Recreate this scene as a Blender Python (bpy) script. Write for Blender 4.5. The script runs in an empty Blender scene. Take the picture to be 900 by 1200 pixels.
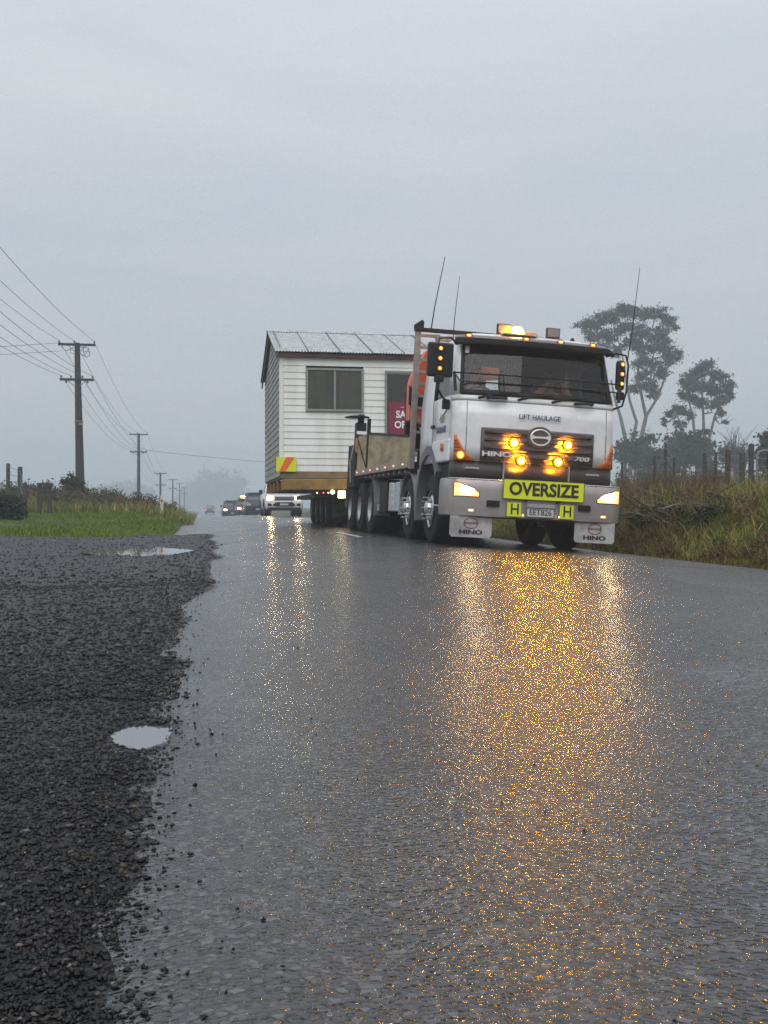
import bpy, bmesh, math, random
import numpy as np
from math import sin, cos, pi, radians, atan, sqrt
from mathutils import Matrix, Vector, Euler

random.seed(7)
rng = np.random.default_rng(11)
sc = bpy.context.scene
COL = sc.collection

# ---------------------------------------------------------------- camera
FPX = 1250.0                      # focal length in pixels of a 900 x 1200 frame
YAW = atan(215 / FPX)
CZ = 0.49
cam_d = bpy.data.cameras.new('camera')
cam = bpy.data.objects.new('camera', cam_d)
COL.objects.link(cam)
cam.location = (0, 0, CZ)
cam.rotation_euler = (radians(90) - 2.0 / FPX, 0, -YAW)
cam_d.sensor_fit = 'VERTICAL'
cam_d.sensor_height = 36
cam_d.lens = 36 * FPX / 1200
cam_d.clip_start = 0.05
cam_d.clip_end = 3000
sc.camera = cam

# ---------------------------------------------------------------- sky and light
SUN_EL, SUN_AZ = radians(52), radians(200)      # overcast: a broad soft sun behind the camera
world = bpy.data.worlds.new('World')
sc.world = world
world.use_nodes = True
wn, wl = world.node_tree.nodes, world.node_tree.links
wn.clear()
w_out = wn.new('ShaderNodeOutputWorld')
sky = wn.new('ShaderNodeTexSky')
sky.sky_type = 'NISHITA'
sky.sun_disc = False
sky.sun_elevation = SUN_EL
sky.sun_rotation = SUN_AZ
bg_sky = wn.new('ShaderNodeBackground')
bg_sky.inputs['Strength'].default_value = 0.08
wl.new(sky.outputs[0], bg_sky.inputs['Color'])
tc = wn.new('ShaderNodeTexCoord')
sep = wn.new('ShaderNodeSeparateXYZ')
wl.new(tc.outputs['Generated'], sep.inputs[0])
mp = wn.new('ShaderNodeMapping')
mp.inputs['Scale'].default_value = (1.0, 1.0, 5.0)
wl.new(tc.outputs['Generated'], mp.inputs[0])
nz = wn.new('ShaderNodeTexNoise')
nz.inputs['Scale'].default_value = 1.7
nz.inputs['Detail'].default_value = 5
nz.inputs['Roughness'].default_value = 0.55
nz.inputs['Distortion'].default_value = 0.4
wl.new(mp.outputs[0], nz.inputs['Vector'])
cr = wn.new('ShaderNodeValToRGB')
cr.color_ramp.elements[0].position = 0.30
cr.color_ramp.elements[0].color = (0.775, 0.84, 0.935, 1)
cr.color_ramp.elements[1].position = 0.72
cr.color_ramp.elements[1].color = (0.945, 0.96, 1.0, 1)
wl.new(nz.outputs['Fac'], cr.inputs[0])
ma = wn.new('ShaderNodeMath')                    # overcast sky: brighter towards the zenith
ma.operation = 'MULTIPLY_ADD'
ma.use_clamp = False
ma.inputs[1].default_value = 0.54
ma.inputs[2].default_value = 0.43
mx0 = wn.new('ShaderNodeMath')
mx0.operation = 'MAXIMUM'
mx0.inputs[1].default_value = 0.0
wl.new(sep.outputs['Z'], mx0.inputs[0])
wl.new(mx0.outputs[0], ma.inputs[0])
bg_cl = wn.new('ShaderNodeBackground')
wl.new(cr.outputs[0], bg_cl.inputs['Color'])
wl.new(ma.outputs[0], bg_cl.inputs['Strength'])
mixw = wn.new('ShaderNodeMixShader')
mixw.inputs[0].default_value = 0.90
wl.new(bg_sky.outputs[0], mixw.inputs[1])
wl.new(bg_cl.outputs[0], mixw.inputs[2])
wl.new(mixw.outputs[0], w_out.inputs['Surface'])

sun_d = bpy.data.lights.new('sun', 'SUN')
sun_d.energy = 1.3
sun_d.angle = radians(60)
sun_d.color = (1.0, 0.97, 0.94)
sun = bpy.data.objects.new('sun', sun_d)
COL.objects.link(sun)
# azimuth measured from +Y towards +X
sdir = Vector((sin(SUN_AZ) * cos(SUN_EL), cos(SUN_AZ) * cos(SUN_EL), sin(SUN_EL)))
sun.rotation_euler = (-sdir).to_track_quat('-Z', 'Y').to_euler()

vs = sc.view_settings
vs.view_transform = 'Standard'
vs.look = 'None'
vs.exposure = 0.35
vs.gamma = 1.0
vs.use_curve_mapping = False
sc.render.engine = 'CYCLES'
cy = sc.cycles
cy.use_denoising = True
cy.denoiser = 'OPENIMAGEDENOISE'
cy.denoising_prefilter = 'NONE'            # keeps the pixel grain of the chip seal
cy.max_bounces = 8
cy.diffuse_bounces = 3
cy.glossy_bounces = 3
cy.transmission_bounces = 4
cy.transparent_max_bounces = 10
cy.volume_bounces = 1
cy.caustics_reflective = False
cy.caustics_refractive = False
cy.sample_clamp_indirect = 12.0
cy.sample_clamp_direct = 60.0

# ---------------------------------------------------------------- pixel helpers (900 x 1200 frame)
Rv = np.array([cos(YAW), -sin(YAW), 0])
Fv = np.array([sin(YAW), cos(YAW), 0])
Uv = np.array([0, 0, 1.0])
def at(px, py, depth):
    return np.array([0, 0, CZ]) + (Fv + Rv * (px - 450) / FPX + Uv * (598 - py) / FPX) * depth

def sstep(a, b, x):
    t = np.clip((np.asarray(x, float) - a) / (b - a), 0, 1)
    return t * t * (3 - 2 * t)

# cheap value noise, vectorised
_perm = rng.random((256, 256))
def vnoise(x, y, scale=1.0):
    x = np.asarray(x, float) * scale + 1000.0
    y = np.asarray(y, float) * scale + 1000.0
    xi = np.floor(x).astype(int); yi = np.floor(y).astype(int)
    xf = x - xi; yf = y - yi
    u = xf * xf * (3 - 2 * xf); v = yf * yf * (3 - 2 * yf)
    g = lambda a, b: _perm[a % 256, b % 256]
    return ((g(xi, yi) * (1 - u) + g(xi + 1, yi) * u) * (1 - v) + (g(xi, yi + 1) * (1 - u) + g(xi + 1, yi + 1) * u) * v) * 2 - 1
def fbm(x, y, scale=1.0, n=4):
    r = 0; a = 1.0
    for i in range(n):
        r = r + a * vnoise(np.asarray(x) + 17.3 * i, np.asarray(y) - 9.1 * i, scale * 2 ** i); a *= 0.5
    return r / 2

# ---------------------------------------------------------------- materials
MATS = {}
def mat(name, col, rough=0.5, metal=0.0, var=0.0, vscale=6.0, dark=0.5, bump=0.0, bscale=60.0, spec=0.5, coat=0.0, island=None, streak=False, alt=None, vmap=None):
    if name in MATS: return MATS[name]
    m = bpy.data.materials.new(name); m.use_nodes = True
    n, l = m.node_tree.nodes, m.node_tree.links
    b = n['Principled BSDF']
    b.inputs['Roughness'].default_value = rough
    b.inputs['Metallic'].default_value = metal
    b.inputs['Specular IOR Level'].default_value = spec
    b.inputs['Coat Weight'].default_value = coat
    b.inputs['Coat Roughness'].default_value = 0.08
    b.inputs['Base Color'].default_value = (*col, 1)
    tcn = n.new('ShaderNodeTexCoord')
    if island:
        geo = n.new('ShaderNodeNewGeometry')
        ramp = n.new('ShaderNodeValToRGB')
        els = ramp.color_ramp.elements
        while len(els) < len(island): els.new(0.5)
        for i, (p, c) in enumerate(island):
            els[i].position = p; els[i].color = (*c, 1)
        l.new(geo.outputs['Random Per Island'], ramp.inputs[0])
        if var > 0:
            ns = n.new('ShaderNodeTexNoise'); ns.inputs['Scale'].default_value = vscale; ns.inputs['Detail'].default_value = 3
            l.new(tcn.outputs['Object'], ns.inputs['Vector'])
            mr = n.new('ShaderNodeMapRange'); mr.inputs[1].default_value = 0.35; mr.inputs[2].default_value = 0.65
            l.new(ns.outputs['Fac'], mr.inputs[0])
            mx = n.new('ShaderNodeMix'); mx.data_type = 'RGBA'; mx.blend_type = 'MIX'
            ml = n.new('ShaderNodeMath'); ml.operation = 'MULTIPLY'; ml.inputs[1].default_value = var
            l.new(mr.outputs[0], ml.inputs[0]); l.new(ml.outputs[0], mx.inputs[0])
            l.new(ramp.outputs[0], mx.inputs[6])
            mx.inputs[7].default_value = (*(alt or tuple(c * dark for c in col)), 1)
            l.new(mx.outputs[2], b.inputs['Base Color'])
        else:
            l.new(ramp.outputs[0], b.inputs['Base Color'])
    elif var > 0:
        ns = n.new('ShaderNodeTexNoise'); ns.inputs['Scale'].default_value = vscale; ns.inputs['Detail'].default_value = 6; ns.inputs['Roughness'].default_value = 0.65
        if streak or vmap:
            mpn = n.new('ShaderNodeMapping'); mpn.inputs['Scale'].default_value = vmap or (1, 1, 0.12)
            l.new(tcn.outputs['Object'], mpn.inputs[0]); l.new(mpn.outputs[0], ns.inputs['Vector'])
        else:
            l.new(tcn.outputs['Object'], ns.inputs['Vector'])
        mr = n.new('ShaderNodeMapRange'); mr.inputs[1].default_value = 0.42; mr.inputs[2].default_value = 0.72
        l.new(ns.outputs['Fac'], mr.inputs[0])
        ml = n.new('ShaderNodeMath'); ml.operation = 'MULTIPLY'; ml.inputs[1].default_value = var
        l.new(mr.outputs[0], ml.inputs[0])
        mx = n.new('ShaderNodeMix'); mx.data_type = 'RGBA'
        l.new(ml.outputs[0], mx.inputs[0])
        mx.inputs[6].default_value = (*col, 1)
        mx.inputs[7].default_value = (*(alt or tuple(c * dark for c in col)), 1)
        l.new(mx.outputs[2], b.inputs['Base Color'])
        rr = n.new('ShaderNodeMapRange'); rr.inputs[3].default_value = rough * 0.8; rr.inputs[4].default_value = min(1, rough * 1.35)
        l.new(ns.outputs['Fac'], rr.inputs[0]); l.new(rr.outputs[0], b.inputs['Roughness'])
    if bump > 0:
        nb = n.new('ShaderNodeTexNoise'); nb.inputs['Scale'].default_value = bscale; nb.inputs['Detail'].default_value = 4
        l.new(tcn.outputs['Object'], nb.inputs['Vector'])
        bp = n.new('ShaderNodeBump'); bp.inputs['Strength'].default_value = bump; bp.inputs['Distance'].default_value = 0.01
        l.new(nb.outputs['Fac'], bp.inputs['Height']); l.new(bp.outputs[0], b.inputs['Normal'])
    MATS[name] = m
    return m

def lamp_mat(name, core, edge, s_core, s_edge, r0=0.2):
    """A lit lamp lens: hot filament spot in the middle of the reflector, dimmer rim (object space)."""
    if name in MATS: return MATS[name]
    m = bpy.data.materials.new(name); m.use_nodes = True
    n, l = m.node_tree.nodes, m.node_tree.links
    b = n['Principled BSDF']
    b.inputs['Base Color'].default_value = (*edge, 1)
    b.inputs['Roughness'].default_value = 0.15
    tcn = n.new('ShaderNodeTexCoord')
    mpn = n.new('ShaderNodeMapping'); mpn.inputs['Location'].default_value = (-1, -1, -1); mpn.inputs['Scale'].default_value = (2, 2, 2)
    l.new(tcn.outputs['Generated'], mpn.inputs[0])
    ln = n.new('ShaderNodeVectorMath'); ln.operation = 'LENGTH'
    sx = n.new('ShaderNodeVectorMath'); sx.operation = 'MULTIPLY'; sx.inputs[1].default_value = (1, 0, 1)
    l.new(mpn.outputs[0], sx.inputs[0]); l.new(sx.outputs[0], ln.inputs[0])
    mr = n.new('ShaderNodeMapRange'); mr.interpolation_type = 'SMOOTHSTEP'
    mr.inputs[1].default_value = r0; mr.inputs[2].default_value = 1.0
    l.new(ln.outputs['Value'], mr.inputs[0])
    mc = n.new('ShaderNodeMix'); mc.data_type = 'RGBA'
    mc.inputs[6].default_value = (*core, 1); mc.inputs[7].default_value = (*edge, 1)
    l.new(mr.outputs[0], mc.inputs[0])
    ms = n.new('ShaderNodeMapRange'); ms.inputs[3].default_value = s_edge; ms.inputs[4].default_value = s_core
    iv = n.new('ShaderNodeMath'); iv.operation = 'SUBTRACT'; iv.inputs[0].default_value = 1.0; l.new(mr.outputs[0], iv.inputs[1])
    pw = n.new('ShaderNodeMath'); pw.operation = 'POWER'; pw.inputs[1].default_value = 3.0; l.new(iv.outputs[0], pw.inputs[0])
    l.new(pw.outputs[0], ms.inputs[0])
    l.new(mc.outputs[2], b.inputs['Emission Color']); l.new(ms.outputs[0], b.inputs['Emission Strength'])
    MATS[name] = m
    return m

def glass_mat(name, tint, ior=1.5, rough=0.0, dirt=0.0):
    if name in MATS: return MATS[name]
    m = bpy.data.materials.new(name); m.use_nodes = True
    n, l = m.node_tree.nodes, m.node_tree.links
    n.remove(n['Principled BSDF'])
    tr = n.new('ShaderNodeBsdfTransparent'); tr.inputs[0].default_value = (*tint, 1)
    gl = n.new('ShaderNodeBsdfGlossy'); gl.inputs['Roughness'].default_value = rough
    fr = n.new('ShaderNodeFresnel'); fr.inputs[0].default_value = ior
    mx = n.new('ShaderNodeMixShader')
    l.new(fr.outputs[0], mx.inputs[0]); l.new(tr.outputs[0], mx.inputs[1]); l.new(gl.outputs[0], mx.inputs[2])
    last = mx
    if dirt > 0:
        df = n.new('ShaderNodeBsdfDiffuse'); df.inputs[0].default_value = (0.45, 0.45, 0.44, 1)
        nsx = n.new('ShaderNodeTexNoise'); nsx.inputs['Scale'].default_value = 5; nsx.inputs['Detail'].default_value = 5
        tcn = n.new('ShaderNodeTexCoord'); l.new(tcn.outputs['Object'], nsx.inputs['Vector'])
        ml = n.new('ShaderNodeMath'); ml.operation = 'MULTIPLY'; ml.inputs[1].default_value = dirt * 2
        l.new(nsx.outputs['Fac'], ml.inputs[0])
        m2 = n.new('ShaderNodeMixShader'); l.new(ml.outputs[0], m2.inputs[0]); l.new(mx.outputs[0], m2.inputs[1]); l.new(df.outputs[0], m2.inputs[2])
        last = m2
    l.new(last.outputs[0], n['Material Output'].inputs['Surface'])
    MATS[name] = m
    return m

WHITE = mat('white_paint', (0.74, 0.74, 0.74), 0.28, var=0.6, vscale=3.0, dark=0.66, coat=0.3)
BLACK = mat('black_plastic', (0.006, 0.006, 0.0065), 0.42, spec=.35, var=0.4, dark=2.0, vscale=12)
CHASSIS = mat('chassis_black', (0.005, 0.0045, 0.0045), 0.6, spec=.3, var=0.6, dark=2.2, vscale=9)
RUBBER = mat('tyre_rubber', (0.009, 0.009, 0.0095), 0.7, spec=.3, var=0.7, dark=2.2, vscale=14, bump=0.3, bscale=90)
ALLOY = mat('polished_alloy', (0.62, 0.62, 0.63), 0.25, 0.95, var=0.5, dark=0.45, vscale=10)
BUMPER = mat('bumper_alloy', (0.38, 0.345, 0.335), 0.36, 0.4, var=0.5, dark=0.68, vscale=7)
GREY = mat('grey_plastic', (0.14, 0.14, 0.15), 0.5, var=0.5, dark=0.6)
LGREY = mat('light_grey_metal', (0.42, 0.43, 0.44), 0.45, 0.3, var=0.5, dark=0.5, vscale=9)
YELLOW = mat('fluorescent_yellow', (0.72, 0.80, 0.02), 0.45, var=0.2, dark=0.85)
INK = mat('black_ink', (0.015, 0.015, 0.02), 0.5)
NAVY = mat('navy_ink', (0.03, 0.03, 0.12), 0.5)
WHITEINK = mat('white_ink', (0.85, 0.85, 0.85), 0.5)
SILVER = mat('silver_letter', (0.78, 0.78, 0.78), 0.25, 0.4)
GLASS = glass_mat('windscreen_glass', (0.84, 0.86, 0.86))
AMBER = lamp_mat('amber_lamp_lit', (1.0, 0.47, 0.015), (1.0, 0.24, 0.0), 1500, 8.0, 0.12)
AMBER_SOFT = lamp_mat('amber_marker_lit', (1.0, 0.50, 0.08), (1.0, 0.25, 0.01), 7, 0.6, 0.1)
HEADL = lamp_mat('headlamp_lit', (1.0, 0.76, 0.36), (1.0, 0.45, 0.12), 52, 1.8, 0.3)
WARMSPOT = lamp_mat('small_lamp_lit', (1.0, 0.74, 0.40), (1.0, 0.55, 0.2), 6, 1, 0.2)
DECKREFL = lamp_mat('deck_reflector_glow', (1.0, 0.62, 0.30), (.8, 0.45, 0.2), 1.6, .3, 0.2)  # deck rail reflectors: their glint is painted as a dim glow
REDSPOT = lamp_mat('red_lamp_lit', (1.0, 0.12, 0.06), (0.8, 0.02, 0.01), 7, 1, 0.2)

# ---------------------------------------------------------------- mesh helpers
class MB:
    def __init__(s): s.v = []; s.f = []
    def add(s, vs, fs):
        o = len(s.v); s.v += [tuple(map(float, p)) for p in vs]; s.f += [tuple(i + o for i in f) for f in fs]; return s
    def box(s, x0, x1, y0, y1, z0, z1, M=None):
        vs = [(x, y, z) for z in (z0, z1) for y in (y0, y1) for x in (x0, x1)]
        if M is not None: vs = [M @ Vector(p) for p in vs]
        return s.add(vs, [(0, 2, 3, 1), (4, 5, 7, 6), (0, 1, 5, 4), (2, 6, 7, 3), (0, 4, 6, 2), (1, 3, 7, 5)])
    def cyl(s, p0, p1, r0, r1=None, n=12):
        r1 = r0 if r1 is None else r1
        p0, p1 = Vector(p0), Vector(p1); d = (p1 - p0).normalized()
        a = d.orthogonal().normalized(); b = d.cross(a)
        vs = []
        for p, r in ((p0, r0), (p1, r1)):
            vs += [p + (a * cos(2 * pi * i / n) + b * sin(2 * pi * i / n)) * r for i in range(n)]
        fs = [(i, (i + 1) % n, n + (i + 1) % n, n + i) for i in range(n)] + [tuple(range(n - 1, -1, -1)), tuple(range(n, 2 * n))]
        return s.add(vs, fs)
    def tube(s, pts, r, n=8):
        pts = [Vector(p) for p in pts]; k = len(pts)
        rr = r if isinstance(r, (list, tuple)) else [r] * k
        vs = []; a = None
        for i, p in enumerate(pts):
            d = (pts[min(i + 1, k - 1)] - pts[max(i - 1, 0)]).normalized()
            if a is None: a = d.orthogonal().normalized()
            a = (a - d * a.dot(d))
            a = a.normalized() if a.length > 1e-6 else d.orthogonal().normalized()
            b = d.cross(a)
            vs += [p + (a * cos(2 * pi * j / n) + b * sin(2 * pi * j / n)) * rr[i] for j in range(n)]
        fs = []
        for i in range(k - 1):
            for j in range(n):
                fs.append((i * n + j, i * n + (j + 1) % n, (i + 1) * n + (j + 1) % n, (i + 1) * n + j))
        fs += [tuple(range(n - 1, -1, -1)), tuple(range((k - 1) * n, k * n))]
        return s.add(vs, fs)
    def lathe(s, prof, c=(0, 0, 0), axis='x', n=32):
        """prof: list of (along-axis, radius), open profile."""
        vs = []
        for i in range(n):
            a = 2 * pi * i / n
            for h, r in prof:
                q = (h, r * cos(a), r * sin(a)) if axis == 'x' else ((r * cos(a), h, r * sin(a)) if axis == 'y' else (r * cos(a), r * sin(a), h))
                vs.append((q[0] + c[0], q[1] + c[1], q[2] + c[2]))
        k = len(prof); fs = []
        for i in range(n):
            for j in range(k - 1):
                fs.append((i * k + j, i * k + j + 1, ((i + 1) % n) * k + j + 1, ((i + 1) % n) * k + j))
        return s.add(vs, fs)
    def prism(s, poly, d0, d1, axis='y'):
        """poly: 2d points; axis y -> (x,z); axis x -> (y,z); axis z -> (x,y)"""
        def q(p, d): return (p[0], d, p[1]) if axis == 'y' else ((d, p[0], p[1]) if axis == 'x' else (p[0], p[1], d))
        n = len(poly)
        vs = [q(p, d0) for p in poly] + [q(p, d1) for p in poly]
        fs = [tuple(range(n)), tuple(range(2 * n - 1, n - 1, -1))] + [(i, n + i, n + (i + 1) % n, (i + 1) % n) for i in range(n)]
        return s.add(vs, fs)
    def grid(s, rows):
        k = len(rows[0]); vs = [p for r in rows for p in r]; fs = []
        for i in range(len(rows) - 1):
            for j in range(k - 1):
                fs.append((i * k + j, i * k + j + 1, (i + 1) * k + j + 1, (i + 1) * k + j))
        return s.add(vs, fs)
    def loft(s, secs, cap=True):
        k = len(secs[0]); vs = [p for r in secs for p in r]; fs = []
        for i in range(len(secs) - 1):
            for j in range(k):
                fs.append((i * k + j, i * k + (j + 1) % k, (i + 1) * k + (j + 1) % k, (i + 1) * k + j))
        if cap: fs += [tuple(range(k - 1, -1, -1)), tuple(range((len(secs) - 1) * k, len(secs) * k))]
        return s.add(vs, fs)
    def build(s, name, m, parent=None, smooth=False, bevel=0.0, solid=0.0, label=None, kind=None, angle=35):
        me = bpy.data.meshes.new(name); me.from_pydata(s.v, [], s.f); me.update()
        bm = bmesh.new(); bm.from_mesh(me); bmesh.ops.recalc_face_normals(bm, faces=bm.faces); bm.to_mesh(me); bm.free()
        return link(name, me, m, parent, smooth, bevel, solid, label, kind, angle)

def link(name, me, m, parent=None, smooth=False, bevel=0.0, solid=0.0, label=None, kind=None, angle=35):
    o = bpy.data.objects.new(name, me); COL.objects.link(o)
    if m is not None and len(me.materials) == 0: me.materials.append(m)
    if smooth:
        for p in me.polygons: p.use_smooth = True
        try: me.set_sharp_from_angle(angle=radians(angle))
        except Exception: pass
    if parent is not None: o.parent = parent
    if solid:
        md = o.modifiers.new('solid', 'SOLIDIFY'); md.thickness = solid; md.offset = 0
    if bevel:
        md = o.modifiers.new('bevel', 'BEVEL'); md.width = bevel; md.segments = 2; md.limit_method = 'ANGLE'; md.angle_limit = radians(40)
    if label: o['label'] = label
    if kind: o['kind'] = kind
    return o

def np_mesh(name, V, Fq):
    """V (n,3) array, Fq (m,k) array of equal sized faces"""
    me = bpy.data.meshes.new(name)
    V = np.ascontiguousarray(V, np.float32); Fq = np.ascontiguousarray(Fq, np.int32)
    me.vertices.add(len(V)); me.vertices.foreach_set('co', V.ravel())
    k = Fq.shape[1]
    me.loops.add(Fq.size); me.loops.foreach_set('vertex_index', Fq.ravel())
    me.polygons.add(len(Fq)); me.polygons.foreach_set('loop_start', np.arange(0, Fq.size, k, dtype=np.int32))
    me.update(calc_edges=True); me.validate()
    return me

def thing(name, label, cat, loc=(0, 0, 0), rot=None, group=None):
    o = bpy.data.objects.new(name, None); COL.objects.link(o)
    o.empty_display_size = 0.2
    o.location = loc
    if rot is not None: o.rotation_euler = rot
    return tag(o, label, cat, group)
def tag(o, label, cat, group=None):
    o['label'] = label; o['category'] = cat
    if group: o['group'] = group
    return o
def part_empty(name, parent):
    o = bpy.data.objects.new(name, None); COL.objects.link(o); o.parent = parent; return o
def copy_tree(o, parent=None):
    c = o.copy(); COL.objects.link(c); c.parent = parent
    for ch in list(o.children): copy_tree(ch, c)
    return c

def text(parent, name, s, size, loc, m, side='front', xs=1.0, bold=0.0, depth=0.004, shear=0.0, align='CENTER'):
    cu = bpy.data.curves.new(name, 'FONT'); cu.body = s; cu.size = size; cu.extrude = depth; cu.offset = bold * size
    cu.align_x = align; cu.align_y = 'CENTER'; cu.shear = shear; cu.resolution_u = 3
    tmp = bpy.data.objects.new('tmp', cu); COL.objects.link(tmp)
    dg = bpy.context.evaluated_depsgraph_get()
    me = bpy.data.meshes.new_from_object(tmp.evaluated_get(dg))
    bpy.data.objects.remove(tmp); bpy.data.curves.remove(cu)
    X = Matrix.Rotation(pi / 2, 4, 'X') @ Matrix.Diagonal((xs, 1, 1, 1))
    if side == 'left': X = Matrix.Rotation(-pi / 2, 4, 'Z') @ X
    me.transform(X)
    me.name = name; me.materials.clear()
    o = link(name, me, m, parent); o.location = loc
    return o

# ================================================================= the lie of the land
def prof(Y):
    Y = np.asarray(Y, float)
    k = np.interp(Y, [-60, 8, 12, 46, 52, 58, 66, 110, 130, 200, 230, 2000], [-.034, -.034, -.022, .181, .215, .215, .15, -.62, -.68, -.35, -.30, -.30])
    return k
_py = np.linspace(-60, 900, 4000)
_pk = np.convolve(np.pad(prof(_py), 20, mode='edge'), np.ones(41) / 41, 'valid')
def prof(Y): return np.interp(Y, _py, _pk)
XC = 2.75                                              # crown of the road
def road_z(X, Y):
    X = np.asarray(X, float)
    c = .0353 - .0507 * np.maximum(X - XC, 0) - .043 * np.maximum(XC - X, 0)
    c = c - .012 * np.exp(-((X - XC) / .35) ** 2)
    return c + prof(Y)
def road_left(Y): return -.15 + .10 * vnoise(Y, 0 * np.asarray(Y), .6) + .05 * vnoise(Y, 3 + 0 * np.asarray(Y), 2.1) + .25 * sstep(4, 12, Y)
def road_right(Y): return 6.0 + .07 * vnoise(Y, 9 + 0 * np.asarray(Y), .8)
def lay_end(X): return 23.0 + .7 * vnoise(X, 0 * np.asarray(X), .35) + .25 * vnoise(X, 5 + 0 * np.asarray(X), 1.3)
def land_z(X, Y):
    X, Y = np.broadcast_arrays(np.asarray(X, float), np.asarray(Y, float))
    p = prof(Y)
    # left side: flat lay-by, then a lawn that rises to a rough bank
    zl = p - .115 + .03 * vnoise(X, Y, .5)
    lawn = sstep(23.5, 42, Y) * .34 * sstep(.2, -2.5, X) + .06 * sstep(22.6, 24.2, Y)
    bank = sstep(43, 50, Y) * (.30 * np.exp(-((X + 6) / 3.0) ** 2) + .25 * sstep(-4, -9, X))
    side = sstep(-5, -11, X) * sstep(24, 32, Y) * .35
    zl = zl + lawn * (1 - .5 * sstep(60, 110, Y)) + bank + side
    # right side: verge, bank, paddock
    zr = p - .135 - .05 * (X - 6) * (X < 7) + sstep(6.35, 9.2, X) * (.80 + .12 * fbm(X, Y, .5)) + sstep(9, 15, X) * .30 + sstep(15, 60, X) * .8
    zr = zr - .03
    z = np.where(X < XC, zl, zr)
    z = z + sstep(120, 400, np.hypot(X, Y)) * fbm(X, Y, .006, 3) * 1.2 * sstep(10, 60, np.abs(X - XC))
    # keep below the road and the lay-by
    on_road = sstep(-.9, -.5, X) * sstep(6.25, 5.9, X)
    z = z * (1 - on_road) + (road_z(X, Y) - .12) * on_road
    lay = sstep(.4, -.3, X) * sstep(.5, -.3, Y - lay_end(X))
    return z - .10 * lay

def lines(*seg):
    out = []
    for a, b, st in seg: out += list(np.arange(a, b, st))
    out.append(seg[-1][1]); return np.array(out)
def sheet(name, xs, ys, zf, m, kind='structure'):
    X, Y = np.meshgrid(xs, ys)
    Z = zf(X, Y)
    V = np.stack([X, Y, Z], -1).reshape(-1, 3)
    a = np.arange(len(ys) - 1)[:, None] * len(xs) + np.arange(len(xs) - 1)[None]
    F = np.stack([a, a + 1, a + 1 + len(xs), a + len(xs)], -1).reshape(-1, 4)
    o = link(name, np_mesh(name, V, F), m, smooth=True, angle=180)
    o['kind'] = kind
    return o

SOIL = mat('pasture_soil', (0.040, 0.058, 0.010), 0.85, var=0.8, vscale=0.6, alt=(0.05, 0.038, 0.018), bump=0.8, bscale=8)
ground = sheet('ground', lines((-700, -40, 33), (-40, -12, 2), (-12, 13, .25), (13, 40, 1), (40, 700, 33)),
               lines((-40, 60, .4), (60, 240, 4), (240, 1000, 38)), land_z, SOIL)

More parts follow.
